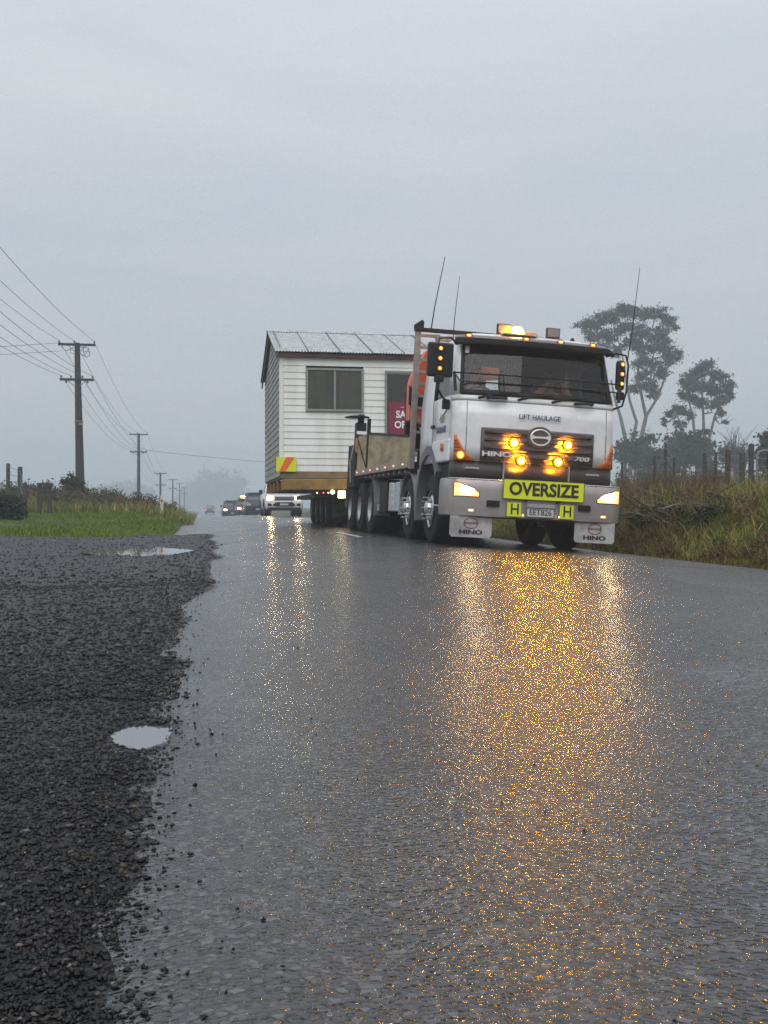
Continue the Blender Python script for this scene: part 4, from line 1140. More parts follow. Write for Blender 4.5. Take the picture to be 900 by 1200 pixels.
# floor timbers
TIMB = mat('weathered_timber', (.26, .17, .075), .6, var=.8, vscale=3, alt=(.09, .06, .03))
TIMY = mat('yellow_timber', (.33, .19, .04), .55, var=.9, vscale=2.5, alt=(.09, .055, .018))
MB().box(-HW + .02, HW - .02, .0, .12, HZ0 - .17, HZ0 - .005).build('floor_plate', TIMB, house)
for s in (-1, 1): MB().box(*sorted((s * (HW - .16), s * (HW - .04))), .12, HL, HZ0 - .17, HZ0 - .005).build('floor_plate', TIMB, house)
for k in range(5):
    y = .0 + k * 1.5
    MB().box(-HW + .05, HW - .05, y, y + .16, HZ0 - .46, HZ0 - .19).build('bearer', TIMY, house, bevel=.01)
# hazard marker on the corner of the house
hz = MB().box(-HW - .09, -HW + .40, -.07, -.05, HZ0 + .03 - .04, HZ0 + .35).build('hazard_panel', YELLOW, house, label='yellow hazard panel with orange diagonal stripe')
ORS = mat('fluorescent_orange', (.85, .16, .02), .45)
MB().prism([(-HW - .03, HZ0 - .01), (-HW + .13, HZ0 - .01), (-HW + .37, HZ0 + .35), (-HW + .16, HZ0 + .35)], -.074, -.071, 'y').build('stripe', ORS, hz)

# trailer
trl = thing('house_trailer', 'dark low trailer with yellow deck beam carrying the white house', 'trailer', (HX + .0, HY - .1, 0))
gz = float(road_z(HX, HY + 4))
MB().box(-1.30, 1.30, .0, 11.5, .86, .99).build('deck_frame', CHASSIS, trl)
MB().box(-HW + .35, HW - .35, .05, .17, .90, .995).build('cross_beam', CHASSIS, trl)
for s in (-1, 1): MB().box(*sorted((s * .4, s * .55)), -1.9, 11, .62, .86).build('rail', CHASSIS, trl)
MB().box(-.10, .10, -2.3, -1.2, .64, .76).build('drawbar', CHASSIS, trl)
for k in range(6):
    puck('marker_lamp', trl, (-1.80 + k * .14 + .02 * (k % 2), .03, .925), .022, .02, REDSPOT if k % 2 else WARMSPOT)
lb = MB().box(-1.27, -1.10, -.06, .04, .80, .97).build('light_box', lamp_mat('lit_white_box', (1, .88, .45), (1, .82, .38), 16, 12, .3), trl, bevel=.01)
MB().box(-1.26, -1.11, -.066, -.061, .82, .955).build('lens', lamp_mat('work_light_lit', (1, .92, .62), (1, .85, .5), 5, 2, .3), lb)
wl2 = puck('work_light', trl, (-1.42, -.02, .945), .06, .05, lamp_mat('work_light_lit2', (1, .9, .6), (1, .8, .45), 10, 2, .3))
TRT = [(a, r * .88) for a, r in tyre_prof]
wp = {}
for y in (2.9, 4.15, 5.4, 6.65):
    zc = float(road_z(HX, HY - .1 + y)) + .46
    MB().cyl((-1.1, y, zc), (1.1, y, zc), .06, n=8).build('axle', CHASSIS, trl)
    for s in (-1, 1):
        for xo in (1.25, .93):
            k = (s, xo)
            zg = float(road_z(HX + s * (xo - .14), HY - .1 + y)) + TR * .88
            if k not in wp:
                w = MB().lathe([(h * -s, r) for h, r in TRT], (0, 0, 0), 'x', 32).build('tyre', RUBBER, trl, smooth=True, angle=50)
                MB().lathe([(h * -s, r * .88) for h, r in [(.0, .33), (.05, .285), (.16, .27), (.17, .20), (.10, .12), (.03, .11), (.02, .001)]], (0, 0, 0), 'x', 24).build('rim', LGREY, w, smooth=True)
                w.location = (s * xo, y, zg); wp[k] = w
            else: place(wp[k], s * xo, y, zg, trl)
MFL = mat('mossy_mudflap', (.13, .14, .045), .6, var=.9, vscale=7, alt=(.04, .045, .02))
for s in (-1, 1): MB().box(*sorted((s * .62, s * 1.17)), 2.12, 2.14, .30, .86).build('mudflap', MFL, trl)
MB().box(.45, 1.2, 2.0, 2.1, .32, .62).build('tool_box', CHASSIS, trl)

# ================================================================= other vehicles
def section(y, w, z0, z1, wt=None, n=5):
    """rounded cross-section: half width w at the sill, wt at the top"""
    wt = w if wt is None else wt
    r = min(.12, (z1 - z0) * .3)
    pts = [(-w * .92, z0), (w * .92, z0), (w, z0 + r * .8), (w, z0 + (z1 - z0) * .55), (wt, z1 - r * .5), (wt - r * .8, z1), (-wt + r * .8, z1), (-wt, z1 - r * .5), (-w, z0 + (z1 - z0) * .55), (-w, z0 + r * .8)]
    return [(x, y, z) for x, z in pts]
def wheel_car(parent, x, y, r=.38, w=.25):
    t = MB().lathe([(-w / 2, r * .6), (-w / 2, r * .9), (-w / 2 + .03, r), (w / 2 - .03, r), (w / 2, r * .9), (w / 2, r * .6)], (0, 0, 0), 'x', 24).build('wheel', RUBBER, parent, smooth=True)
    MB().lathe([(-w / 2 - .005, .01), (-w / 2 - .01, r * .25), (-w / 2 + .03, r * .4), (-w / 2 + .005, r * .62)], (0, 0, 0), 'x', 20).build('rim', ALLOY, t, smooth=True)
    MB().lathe([(w / 2 + .005, .01), (w / 2 + .01, r * .25), (w / 2 - .03, r * .4), (w / 2 - .005, r * .62)], (0, 0, 0), 'x', 20).build('rim', ALLOY, t, smooth=True)
    t.location = (x, y, r)
def light_vehicle(name, label, cat, loc, paint, lamps, pickup=True, beacon=None, tail=False, lift=1.0, group=None, rot=0):
    v = thing(name, label, cat, loc, (0, 0, rot), group)
    W = .92; h = lift
    body = MB().loft([section(.0, W * .86, .42, .82), section(.06, W * .96, .36, 1.02, W * .90), section(.5, W, .34, 1.10, W * .92), section(1.25, W, .34, 1.16, W * .94), section(1.5, W, .34, 1.18, W * .95), section(3.4, W, .34, 1.18, W * .95), section(4.9, W * .98, .40, 1.16, W * .95), section(5.2, W * .95, .48, 1.08, W * .92)]).build('body', paint, v, smooth=True, angle=50)
    # cabin: dark glass with painted roof and pillars
    y1 = 3.35 if pickup else 4.6
    gl = mat('car_glass', (.03, .035, .04), .06, spec=.8)
    cab_ = MB().loft([section(1.25, W * .90, 1.12, 1.20, W * .88), section(1.95, W * .88, 1.12, 1.72, W * .72), section(y1 - .35, W * .88, 1.12, 1.74, W * .72), section(y1, W * .88, 1.12, 1.25, W * .80)]).build('cabin_glass', gl, v, smooth=True, angle=40)
    MB().loft([section(1.88, W * .74, 1.69, 1.76, W * .68), section(2.2, W * .74, 1.71, 1.82, W * .66), section(y1 - .5, W * .74, 1.71, 1.82, W * .66), section(y1 - .3, W * .74, 1.70, 1.76, W * .68)]).build('roof', paint, v, smooth=True)
    for s in (-1, 1):
        MB().tube([(s * W * .90, 1.22, 1.17), (s * W * .74, 1.95, 1.72)], .035, 6).build('pillar', paint, v)
        MB().tube([(s * W * .88, 2.65, 1.15), (s * W * .74, 2.65, 1.74)], .035, 6).build('pillar', paint, v)
        MB().tube([(s * W * .88, y1 - .05, 1.15), (s * W * .74, y1 - .38, 1.74)], .045, 6).build('pillar', paint, v)
        mi = MB().box(*sorted((s * (W + .02), s * (W + .20))), 1.55, 1.64, 1.15, 1.32).build('mirror', BLACK, v, bevel=.02)
        for y_ in (.92, 4.2): wheel_car(v, s * (W - .13), y_)
        ar = [(.92 + .47 * cos(a), .38 + .47 * sin(a)) for a in np.linspace(0, pi, 14)]
        for y_ in (.92, 4.2):
            a2 = [(y_ + .45 * cos(a), .40 + .45 * sin(a)) for a in np.linspace(0, pi, 14)] + [(y_ + .36 * cos(a), .40 + .36 * sin(a)) for a in np.linspace(pi, 0, 14)]
            MB().prism(a2, s * (W - .02), s * (W + .03), 'x').build('arch_flare', BLACK if pickup else paint, v)
    gb_ = MB().box(-.48, .48, -.03, .05, .80, .97).build('grille', BLACK, v, bevel=.02)
    for z in (.85, .90): MB().box(-.46, .46, -.04, -.028, z, z + .018).build('grille_bar', LGREY, gb_)
    MB().prism([(-.55, .56), (-.42, .70), (.42, .70), (.55, .56), (.42, .50), (-.42, .50)], -.035, .06, 'y').build('lower_intake', BLACK, v)
    MB().box(-.80, .80, -.02, .25, .30, .46).build('bumper', BLACK, v, bevel=.04)
    MB().box(-.20, .20, -.05, -.04, .55, .64).build('number_plate', mat('plate_grey', (.5, .5, .49), .4), v)
    for s in (-1, 1):
        hl_ = MB().prism([(s * .50, .83), (s * .52, .95), (s * .80, .99), (s * .84, .93), (s * .80, .82)], -.02, .10, 'y').build('headlamp', lamps, v, bevel=.02)
        fg = MB().prism([(s * .62, .52), (s * .60, .62), (s * .78, .66), (s * .80, .52)], -.03, .06, 'y').build('fog_housing', BLACK, v)
        tl_ = MB().box(*sorted((s * .72, s * .90)), 5.16, 5.24, .80, 1.05).build('tail_lamp', REDSPOT if tail else mat('red_lens', (.3, .01, .01), .3), v, bevel=.02)
    MB().box(-.75, .75, 5.18, 5.30, .50, .66).build('rear_bumper', BLACK, v, bevel=.03)
    if pickup:
        MB().box(-.80, .80, 3.5, 5.1, 1.181, 1.20).build('tray_cover', BLACK, v)
    if beacon is not None:
        bb = MB().box(-.5, .5, 2.3, 2.55, 1.82, 1.86).build('beacon_base', BLACK, v)
        MB().box(-.48, .48, 2.32, 2.53, 1.86, 1.97).build('beacon_lens', beacon, bb, bevel=.03)
    return v
def on_road(X, Y): return (X, Y, float(road_z(X, Y)))
CARH = lamp_mat('car_headlamp_lit', (1, .80, .45), (1, .6, .25), 100, 14, .35)
PEARL = mat('pearl_white_car', (.70, .70, .70), .25, coat=.5, var=.3, dark=.8)
p = at(333, 604, 51.5)
roll = -.0507
light_vehicle('pickup', 'white pilot pickup with both headlights on following under the house', 'pickup', on_road(p[0], p[1]), PEARL, CARH)
DKC = mat('dark_car_paint', (.02, .02, .024), .3, coat=.5)
DKR = mat('dark_red_car_paint', (.10, .018, .02), .3, coat=.5)
BEAC = lamp_mat('far_beacon_lit', (1, .62, .22), (1, .4, .06), 45, 10, .4)
CARD = lamp_mat('far_headlamp_lit', (1, .66, .30), (1, .5, .2), 40, 5, .3)
p = at(290, 600, 88); light_vehicle('pickup', 'dark red pickup with amber roof beacon lit behind the white pickup', 'pickup', on_road(p[0], p[1]), DKR, CARD, beacon=BEAC)
p = at(273, 600, 96); light_vehicle('car', 'low dark car with headlights on beside the red pickup', 'car', on_road(p[0], p[1]), DKC, CARD, pickup=False)
p = at(303, 600, 74); light_vehicle('car', 'black car close behind the white pilot pickup, half hidden', 'car', on_road(p[0], p[1]), mat('black_car_paint', (.012, .012, .013), .3, coat=.5), mat('unlit_headlamp', (.4, .4, .4), .1), pickup=False)
p = at(246, 600, 215); light_vehicle('car', 'distant dark car with red tail lights on far stretch of road', 'car', (p[0], p[1] + 4.6, float(road_z(p[0], p[1]))), mat('grey_car_paint', (.07, .075, .08), .3, coat=.5), mat('unlit_headlamp', (.4, .4, .4), .1), pickup=False, tail=True, rot=pi)

# ================================================================= power poles and lines
POLEM = mat('dark_wet_pole', (.030, .031, .034), .7, var=.6, dark=.5, vscale=4, bump=.3, bscale=20)
INSUL = mat('insulator', (.10, .09, .085), .3)
HARD = mat('galvanised_steel', (.22, .23, .24), .5, .4)
pole_px = [(90.5, 402, 52), (162.5, 508, 104), (188, 554, 156), (202.5, 561.5, 208), (210.5, 566, 262), (216, 571, 318)]
pole_label = ['tall dark power pole with two crossarms and stay wires beside the shrub', 'dark power pole with two crossarms rising behind the weedy bank', 'hazy power pole standing right behind the white marker post', 'faint hazy power pole in the far row along the road', 'faint hazy power pole in the far row along the road', 'faint hazy power pole in the far row along the road']
ARM1, ARM2 = [], []
for i, (px, py, d) in enumerate(pole_px):
    top = at(px, py, d)
    x, y, zt = top
    zb = float(land_z(np.array([x]), np.array([y]))[0]) - .3
    P = thing('power_pole', pole_label[i], 'power pole', (x, y, zb), (0, 0, 0), 'far row of power poles' if i >= 3 else None)
    H = zt - zb
    lean = .16 if i == 0 else 0.0
    fb, ftp = (.235, .13) if i == 0 else (.20, .12)
    MB().tube([(lean, 0, 0), (lean * .5, 0, H * .5), (0, 0, H)], [fb, (fb + ftp) / 2, ftp], 14).build('shaft', POLEM, P, smooth=True)
    a1 = (.88, H - .10); a2 = (.80, H - 1.80)
    for k, (aw, az) in enumerate((a1, a2)):
        ca = MB().box(-aw, aw, -.20, -.09, az - .055, az + .055).build('crossarm', POLEM, P)
        xs_ = (-aw + .05, -.12, aw - .06) if k == 0 else (-aw + .06, -.28, .26, aw - .06)
        for xx in xs_:
            MB().lathe([(az + .055, .012), (az + .10, .012), (az + .10, .04), (az + .15, .045), (az + .19, .03), (az + .20, .001)], (xx, -.145, 0), 'z', 8).build('insulator', INSUL, ca)
        (ARM1 if k == 0 else ARM2).append([(x + xx, y - .145, zb + az + .18) for xx in xs_])
        if k == 1:
            for xx in (-.5, .5): 
                MB().lathe([(az - .055, .015), (az - .10, .06), (az - .16, .05), (az - .17, .001)], (xx, -.145, 0), 'z', 8).build('hanging_fitting', INSUL, ca)
        for s in (-1, 1):
            MB().tube([(s * .12, -.12, az - .32), (s * .42, -.13, az - .05)], .018, 5).build('brace', HARD, ca)
    if i == 0:
        fr_ = MB()
        z0 = H - .2
        fr_.tube([(.15, -.1, z0), (.55, -.15, z0 - .05), (.62, -.15, z0 - .38), (.45, -.15, z0 - .50), (.12, -.1, z0 - .30)], .022, 5)
        fr_.tube([(.30, -.15, z0), (.35, -.15, z0 - .42)], .02, 5).tube([(.55, -.15, z0 - .05), (.38, -.15, z0 - .45)], .016, 5).tube([(.2, -.15, z0 - .2), (.6, -.15, z0 - .25)], .016, 5)
        fr_.tube([(-.15, -.1, z0 - .02), (-.5, -.15, z0 - .22), (-.75, -.15, z0)], .02, 5).tube([(-.3, -.15, z0 - .1), (-.3, -.15, z0 - .3), (-.1, -.1, z0 - .35)], .016, 5)
        fr_.build('switch_gear', HARD, P)
        MB().box(.10, .30, -.24, -.16, H * .50, H * .50 + .10).build('step_bolt', HARD, P)
        MB().lathe([(H * .52, .215), (H * .52 + .05, .215)], (.08, 0, 0), 'z', 14).build('steel_band', HARD, P)
WIRE = mat('wire_metal', (.10, .105, .115), .5)
def wire(a, b, sag, label, r=.011, grp='power lines between the poles'):
    a, b = Vector(a), Vector(b)
    pts = []
    for k in range(25):
        t = k / 24; q = a.lerp(b, t); q.z -= sag * 4 * t * (1 - t); pts.append(q)
    base = pts[12].copy()
    mb_ = MB().tube([q - base for q in pts], r, 5)
    o = mb_.build('power_line', WIRE, None); o.location = base
    tag(o, label, 'wire', grp)
SPAN = ['between the tall pole and the next', 'between the second and third power poles', 'between the hazy third and fourth poles']
for i in range(3):
    for j in range(3): wire(ARM1[i][j], ARM1[i + 1][j], .75, 'upper crossarm power line ' + SPAN[i], r=.009, grp='upper lines, span %d' % (i + 1))
    for j in range(0, 4): wire(ARM2[i][j], ARM2[i + 1][j], .75, 'lower crossarm power line ' + SPAN[i], r=.009, grp='lower lines, span %d' % (i + 1))
# spans running on towards and past the camera, to a pole behind the viewer's left
for j in range(3): wire(ARM1[0][j], np.array(ARM1[0][j]) + np.array([-.8, -52, -.2]), .9, 'upper crossarm power line sweeping up from the tall pole overhead', r=.009, grp='upper lines overhead')
for j in range(4): wire(ARM2[0][j], np.array(ARM2[0][j]) + np.array([-.8, -52, -.2]), .9, 'lower crossarm power line sweeping up from the tall pole overhead', r=.009, grp='lower lines overhead')
a = np.array(ARM1[0][0]); 
wire(a + np.array([.1, 0, -.1]), a + np.array([-30, 4, -.6]), .5, 'service wire running away to the left from the switch gear pole', grp='service wires')
wire(a + np.array([.1, 0, -.5]), a + np.array([-30, 3, -.9]), .5, 'service wire running away to the left from the switch gear pole', grp='service wires')
a = np.array(ARM2[1][3]); b = at(560, 551, 104)
wire(a, b, .5, 'single service wire crossing the road towards the house roof', grp=None, r=.02)

# ================================================================= posts, fences, gate
OLDW = mat('weathered_post', (.055, .050, .045), .8, var=.7, dark=.5, vscale=6, bump=.4, bscale=30)
WPOST = mat('white_marker', (.62, .60, .52), .6, var=.5, dark=.7)
REFL = mat('red_reflector', (.5, .03, .02), .3)
def lz(x, y): return float(land_z(np.array([x]), np.array([y]))[0])
for (px, d, h, lab) in ((189.5, 40, .78, 'white road marker post beside tawny grass on the verge'), (209, 108, 1.0, 'small distant white road marker post on hazy verge')):
    p = at(px, 600, d); zb = lz(p[0], p[1]) - .05
    mk = thing('marker_post', lab, 'marker post', (p[0], p[1], zb))
    MB().prism([(-.085, 0), (.085, 0), (.06, .3), (.055, h - .05), (.03, h), (-.03, h), (-.055, h - .05), (-.06, .3)], -.03, .03, 'y').build('post_body', WPOST, mk, bevel=.006)
    MB().box(-.035, .035, -.036, -.031, h - .26, h - .16).build('reflector', REFL, mk)
def fence(name, label, posts, wires, gauge=.006):
    """posts: (px, py_top, depth, radius, square)"""
    tops = []
    p0 = at(posts[0][0], 598, posts[0][2]); base = (p0[0], p0[1], lz(p0[0], p0[1]))
    fn = thing(name, label, 'fence', base)
    B = np.array(base)
    for (px, py, d, r) in posts:
        t = at(px, py, d); zb = lz(t[0], t[1]) - .25
        q = t - B
        MB().tube([(q[0] + random.uniform(-.02, .02), q[1], zb - B[2]), (q[0], q[1], q[2] - .03), (q[0], q[1], q[2])], [r * 1.06, r, r * .8], 9).build('post', OLDW, fn, smooth=True, angle=40)
        tops.append(q)
    order = sorted(tops, key=lambda t: t[0])
    for k in range(wires):
        MB().tube([(t[0], t[1] - .07, t[2] - .12 - .22 * k) for t in order], gauge, 4).build('fence_wire', HARD, fn)
    return fn
fence('wire_fence', 'old leaning fence posts with slack wires behind the dark shrub', [(9.5, 543, 36, .065), (23.5, 547, 33.5, .075), (29, 566, 32.5, .07)], 3, .008)
# timber box frame on the bank, like an old stile
p = at(52, 590, 36); zb = lz(p[0], p[1]) - .1
stl = thing('timber_frame', 'short dark timber stile of two posts and a top board', 'stile', (p[0], p[1], zb))
ztop = at(52, 569, 36)[2] - zb
for x in (-.15, .17): MB().box(x - .07, x + .07, -.07, .07, 0, ztop - .002).build('post', OLDW, stl, bevel=.01)
MB().box(-.24, .27, -.09, .09, ztop, ztop + .09).build('top_board', OLDW, stl, bevel=.01)
MB().box(-.14, .16, -.10, -.072, ztop - .22, ztop - .10).build('cross_board', OLDW, stl)
fence('wire_fence', 'paddock fence of dark timber posts above the right bank', [(729, 542, 30, .03), (767, 534, 27, .03), (780, 520, 27, .035), (790, 536, 26, .03), (826, 531, 26, .05), (839, 530, 25.5, .035), (853, 527, 24.5, .062), (870, 530, 24, .062), (880.5, 520, 23, .06)], 3)
p = at(887, 560, 23.5)
gt = thing('farm_gate', 'bent pipe farm gate hung on the thick fence post', 'gate', (p[0], p[1], lz(p[0], p[1])))
zt = at(887, 528, 23.5)[2] - lz(p[0], p[1]); zl = .25
gp = MB()
gp.tube([(0, 0, zl), (0, 0, zt - .12), (.05, 0, zt - .03), (.14, 0, zt), (2.9, .3, zt), (3.0, .3, zt - .1), (3.0, .3, zl), (0, 0, zl)], .024, 8)
gp.build('gate_frame', HARD, gt, smooth=True)
for k in range(3):
    z = zl + (zt - zl) * (k + 1) / 4
    MB().tube([(0, 0, z), (3.0, .3, z)], .012, 6).build('gate_rail', HARD, gt)
MB().box(.25, .33, -.06, .02, zl, zt - .06).build('gate_post', OLDW, gt)

# ================================================================= vegetation
def blades(name, X, Y, Z, H, W, lean, m, nseg=2, droop=.5, kind='stuff', parent=None):
    """grass blades as tapering bent strips, all in one mesh"""
    N = len(X); a = rng.uniform(0, 2 * pi, N); b = rng.uniform(0, 2 * pi, N)
    dx, dy = np.cos(a), np.sin(a)
    wx, wy = np.cos(b), np.sin(b)
    Ln = lean * rng.uniform(.2, 1.0, N)
    rows = []
    for k in range(nseg + 1):
        t = k / nseg
        off = Ln * H * (t ** 1.7)
        zz = H * (t - droop * Ln * t * t * .6)
        w = W * (1 - .85 * t) / 2
        cx, cy_ = X + dx * off, Y + dy * off
        rows.append(np.stack([cx - wx * w, cy_ - wy * w, Z + zz], -1)); rows.append(np.stack([cx + wx * w, cy_ + wy * w, Z + zz], -1))
    V = np.stack(rows, 1)                                # N, 2(nseg+1), 3
    k = 2 * (nseg + 1)
    f = np.array([(2 * i, 2 * i + 1, 2 * i + 3, 2 * i + 2) for i in range(nseg)])
    F = (f[None] + (np.arange(N) * k)[:, None, None]).reshape(-1, 4)
    o = link(name, np_mesh(name, V.reshape(-1, 3), F), m, parent)
    if kind: o['kind'] = kind
    return o
def leaves(C, Rad, N, size, flat=.5, sub=.42, soft=False):
    """N leaf quads in ellipsoids C (k,3) with radii Rad (k,3); more near the shell"""
    C = np.asarray(C, float); Rad = np.asarray(Rad, float)
    wgt = (Rad[:, 0] * Rad[:, 2]); wgt = wgt / wgt.sum()
    idx = rng.choice(len(C), N, p=wgt)
    ns_ = 13
    sd = rng.standard_normal((len(C), ns_, 3)); sd /= np.linalg.norm(sd, axis=2)[..., None]
    sd = sd * rng.uniform(.35, .95, (len(C), ns_, 1))
    d = rng.standard_normal((N, 3)); d /= np.linalg.norm(d, axis=1)[:, None]
    r = (np.abs(rng.standard_normal(N)) * .62 if soft else rng.random(N) ** .5) * sub
    lump = 1 + .22 * vnoise(d[:, 0] * 3 + idx * 7.7, d[:, 2] * 3 + d[:, 1] * 2, 1.0) + .15 * vnoise(d[:, 0] * 8 + idx * 3.1, d[:, 2] * 8 + d[:, 1] * 5, 1.0)
    P = C[idx] + (sd[idx, rng.integers(0, ns_, N)] + d * (r * lump)[:, None]) * Rad[idx]
    u = rng.standard_normal((N, 3)); u /= np.linalg.norm(u, axis=1)[:, None]
    v = rng.standard_normal((N, 3)); v -= (v * u).sum(1)[:, None] * u; v /= np.linalg.norm(v, axis=1)[:, None]
    s = size * rng.uniform(.5, 1.3, N)[:, None]
    V = np.stack([P - u * s, P + v * s * flat, P + u * s, P - v * s * flat], 1)
    F = np.arange(N * 4).reshape(-1, 4)
    return V.reshape(-1, 3), F
BARK = mat('pale_bark', (.16, .15, .14), .8, var=.6, dark=.5, vscale=3)
BARKD = mat('dark_bark', (.06, .05, .04), .85, var=.6, dark=.5, vscale=6)
GUM = mat('gum_leaf', (.05, .06, .04), .6, spec=.12, island=[(0, (.025, .032, .024)), (.5, (.045, .055, .038)), (1, (.085, .09, .06))])
SHRUB = mat('dark_shrub_leaf', (.03, .04, .02), .6, spec=.12, island=[(0, (.012, .017, .010)), (.6, (.03, .04, .02)), (1, (.06, .07, .035))])
GORSE = mat('gorse_leaf', (.04, .045, .02), .6, spec=.12, island=[(0, (.02, .025, .012)), (.6, (.05, .05, .022)), (1, (.16, .10, .03))])

def gum_tree(label, depth, base, stems, clumps, nl, lsize):
    """stems: lists of pixel points; clumps: (cx, cy, rx, ry, ddepth)"""
    b = at(base[0], base[1], depth); b[2] = lz(b[0], b[1]) - .2
    t = thing('gum_tree', label, 'tree', b)
    k = depth / FPX
    tr = MB()
    for st in stems:
        pts = [Vector(at(q[0], q[1], depth + (q[3] if len(q) > 3 else 0)) - b) for q in st]
        tr.tube(pts, [q[2] for q in st], 8)
    C = []; Rd = []
    for (cx, cy_, rx, ry, dd) in clumps:
        c = at(cx, cy_, depth + dd) - b; C.append(c); Rd.append((rx * k, rx * k * .9, ry * k))
    # twigs into each clump from the nearest stem end
    ends = [Vector(at(q[0], q[1], depth + (q[3] if len(q) > 3 else 0)) - b) for st in stems for q in st[-2:]]
    for c in C:
        c = Vector(c)
        e = min(ends, key=lambda q: (q - c).length)
        m_ = e.lerp(c, .5) + Vector((random.uniform(-.4, .4), random.uniform(-.4, .4), -.4))
        tr.tube([e, m_, c], [.10, .07, .03], 5)
        for j in range(4):
            tip = c + Vector((random.uniform(-1, 1) * 1.3, random.uniform(-1, 1) * 1.3, random.uniform(.1, 1.1)))
            tr.tube([m_.lerp(c, .6), tip], [.05, .015], 4)
    tr.build('trunk', BARK, t, smooth=True)
    V, F = leaves(C, np.array(Rd) * 1.0, int(nl * 2.0), lsize * .8, .36, .56, True)
    link('crown', np_mesh('crown', V, F), GUM, t)
    return t
gum_tree('tall hazy gum tree with forked pale stems behind the truck cab', 125, (738, 585),
    [[(731, 560, .30), (733, 515, .26), (727, 488, .2), (721, 470, .14), (716, 445, .10)],
     [(738, 560, .30), (740, 520, .24), (746, 495, .2), (738, 470, .16), (733, 440, .12), (728, 410, .08)],
     [(745, 560, .34), (751, 515, .28), (757, 488, .24), (752, 465, .18), (747, 440, .14), (752, 405, .1)],
     [(757, 488, .18), (768, 470, .16), (777, 450, .12), (782, 430, .08)],
     [(768, 470, .12), (762, 450, .10), (765, 420, .08), (770, 390, .06)]],
    [(683, 383, 13, 9, 2), (700, 378, 15, 10, 0), (716, 370, 15, 9, -2), (733, 364, 16, 8, 1), (750, 368, 15, 9, 3), (768, 368, 16, 8, -1), (782, 376, 11, 8, 2), (792, 383, 5, 4, 0),
     (692, 395, 12, 8, 3), (712, 392, 14, 9, -3), (730, 386, 14, 10, 3), (748, 388, 14, 9, -2), (770, 392, 16, 11, 1), (738, 402, 14, 8, 0), (757, 408, 15, 9, 3), (780, 408, 15, 9, -2), (794, 413, 7, 5, 0),
     (760, 424, 17, 9, -2), (784, 420, 14, 8, 2), (772, 436, 14, 8, 0), (752, 440, 13, 8, 2), (760, 452, 14, 8, -1), (743, 455, 9, 7, 1), (765, 462, 9, 6, 1), (705, 408, 9, 6, 1), (720, 415, 8, 6, 0)],
    15000, .23)
gum_tree('smaller hazy gum tree with rounded crown above the paddock fence', 118, (822, 580),
    [[(818, 560, .26), (815, 520, .2), (812, 490, .14), (806, 465, .08)], [(824, 560, .26), (825, 510, .2), (824, 485, .14), (822, 455, .08)],
     [(830, 560, .26), (831, 515, .18), (837, 490, .13), (845, 470, .07)], [(802, 560, .2), (803, 520, .16), (800, 500, .12), (792, 485, .08)]],
    [(828, 431, 12, 8, 0), (815, 438, 12, 8, 1), (840, 440, 12, 8, -1), (852, 451, 10, 8, 1), (806, 450, 12, 9, 0), (822, 452, 14, 9, -1), (838, 458, 12, 8, 2), (856, 462, 7, 6, 0), (848, 470, 10, 7, 1), (803, 463, 10, 7, 1), (818, 470, 12, 8, 0), (834, 474, 11, 7, -1),
     (795, 480, 10, 6, 0), (784, 486, 8, 6, 1), (806, 486, 9, 6, 0), (779, 495, 5, 5, 0), (797, 497, 8, 5, 1), (845, 484, 6, 4, 0), (850, 495, 4, 3, 0)],
    8000, .22)
def shrub(name, label, px, py, depth, rx, ry, n, size, m, lumps=7, grp=None, stem=BARKD, cat='shrub', sink=0.0):
    b = at(px, py + ry, depth); k = depth / FPX
    zc = at(px, py, depth)[2]; b[2] = min(lz(b[0], b[1]), zc)
    t = thing(name, label, cat, b, None, grp)
    C = []; Rd = []
    for i in range(lumps):
        a = 2 * pi * i / lumps
        q = at(px + rx * .55 * cos(a) * random.uniform(.5, 1.1), py - ry * .45 * sin(a) * random.uniform(.4, 1.1), depth + random.uniform(-1, 1) * rx * k * .5) - b
        C.append(q); f = random.uniform(.38, .62); Rd.append((rx * k * f, rx * k * f, ry * k * f * random.uniform(.8, 1.15)))
    C.append(at(px, py + ry * .35, depth) - b); Rd.append((rx * k * .85, rx * k * .7, ry * k * .65))
    zl_ = zc - b[2]
    for u in (-.5, .5): C.append(np.array([0, 0, zl_ * .42]) + Rv * u * rx * k); Rd.append((rx * k * .62, rx * k * .5, zl_ * .55))
    C = np.array(C)
    V, F = leaves(C, Rd, int(n * 1.3), size * .9, .5, .5, True)
    link('foliage', np_mesh('foliage', V, F), m, t)
    s = MB()
    for c in C: s.tube([(random.uniform(-.1, .1), 0, -.1), tuple(np.array(c) * .5), tuple(c)], [.012 * rx * k + .012, .02, .008], 5)
    s.build('stem', stem, t)
    return t
shrub('shrub', 'broad hazy dark bush under the tall gum tree', 745, 528, 108, 28, 24, 5000, .26, SHRUB)
shrub('shrub', 'largest hazy dark bush below the smaller gum tree', 810, 522, 104, 38, 26, 7000, .26, SHRUB)
shrub('shrub', 'low hazy bush between the two gum trees', 775, 538, 100, 24, 16, 3000, .24, SHRUB)
shrub('shrub', 'pale wispy bush right of the smaller gum tree', 858, 532, 108, 24, 18, 1500, .22, SHRUB)
shrub('shrub', 'dense grey-green bush behind the farm gate', 905, 520, 70, 22, 26, 4200, .16, SHRUB)
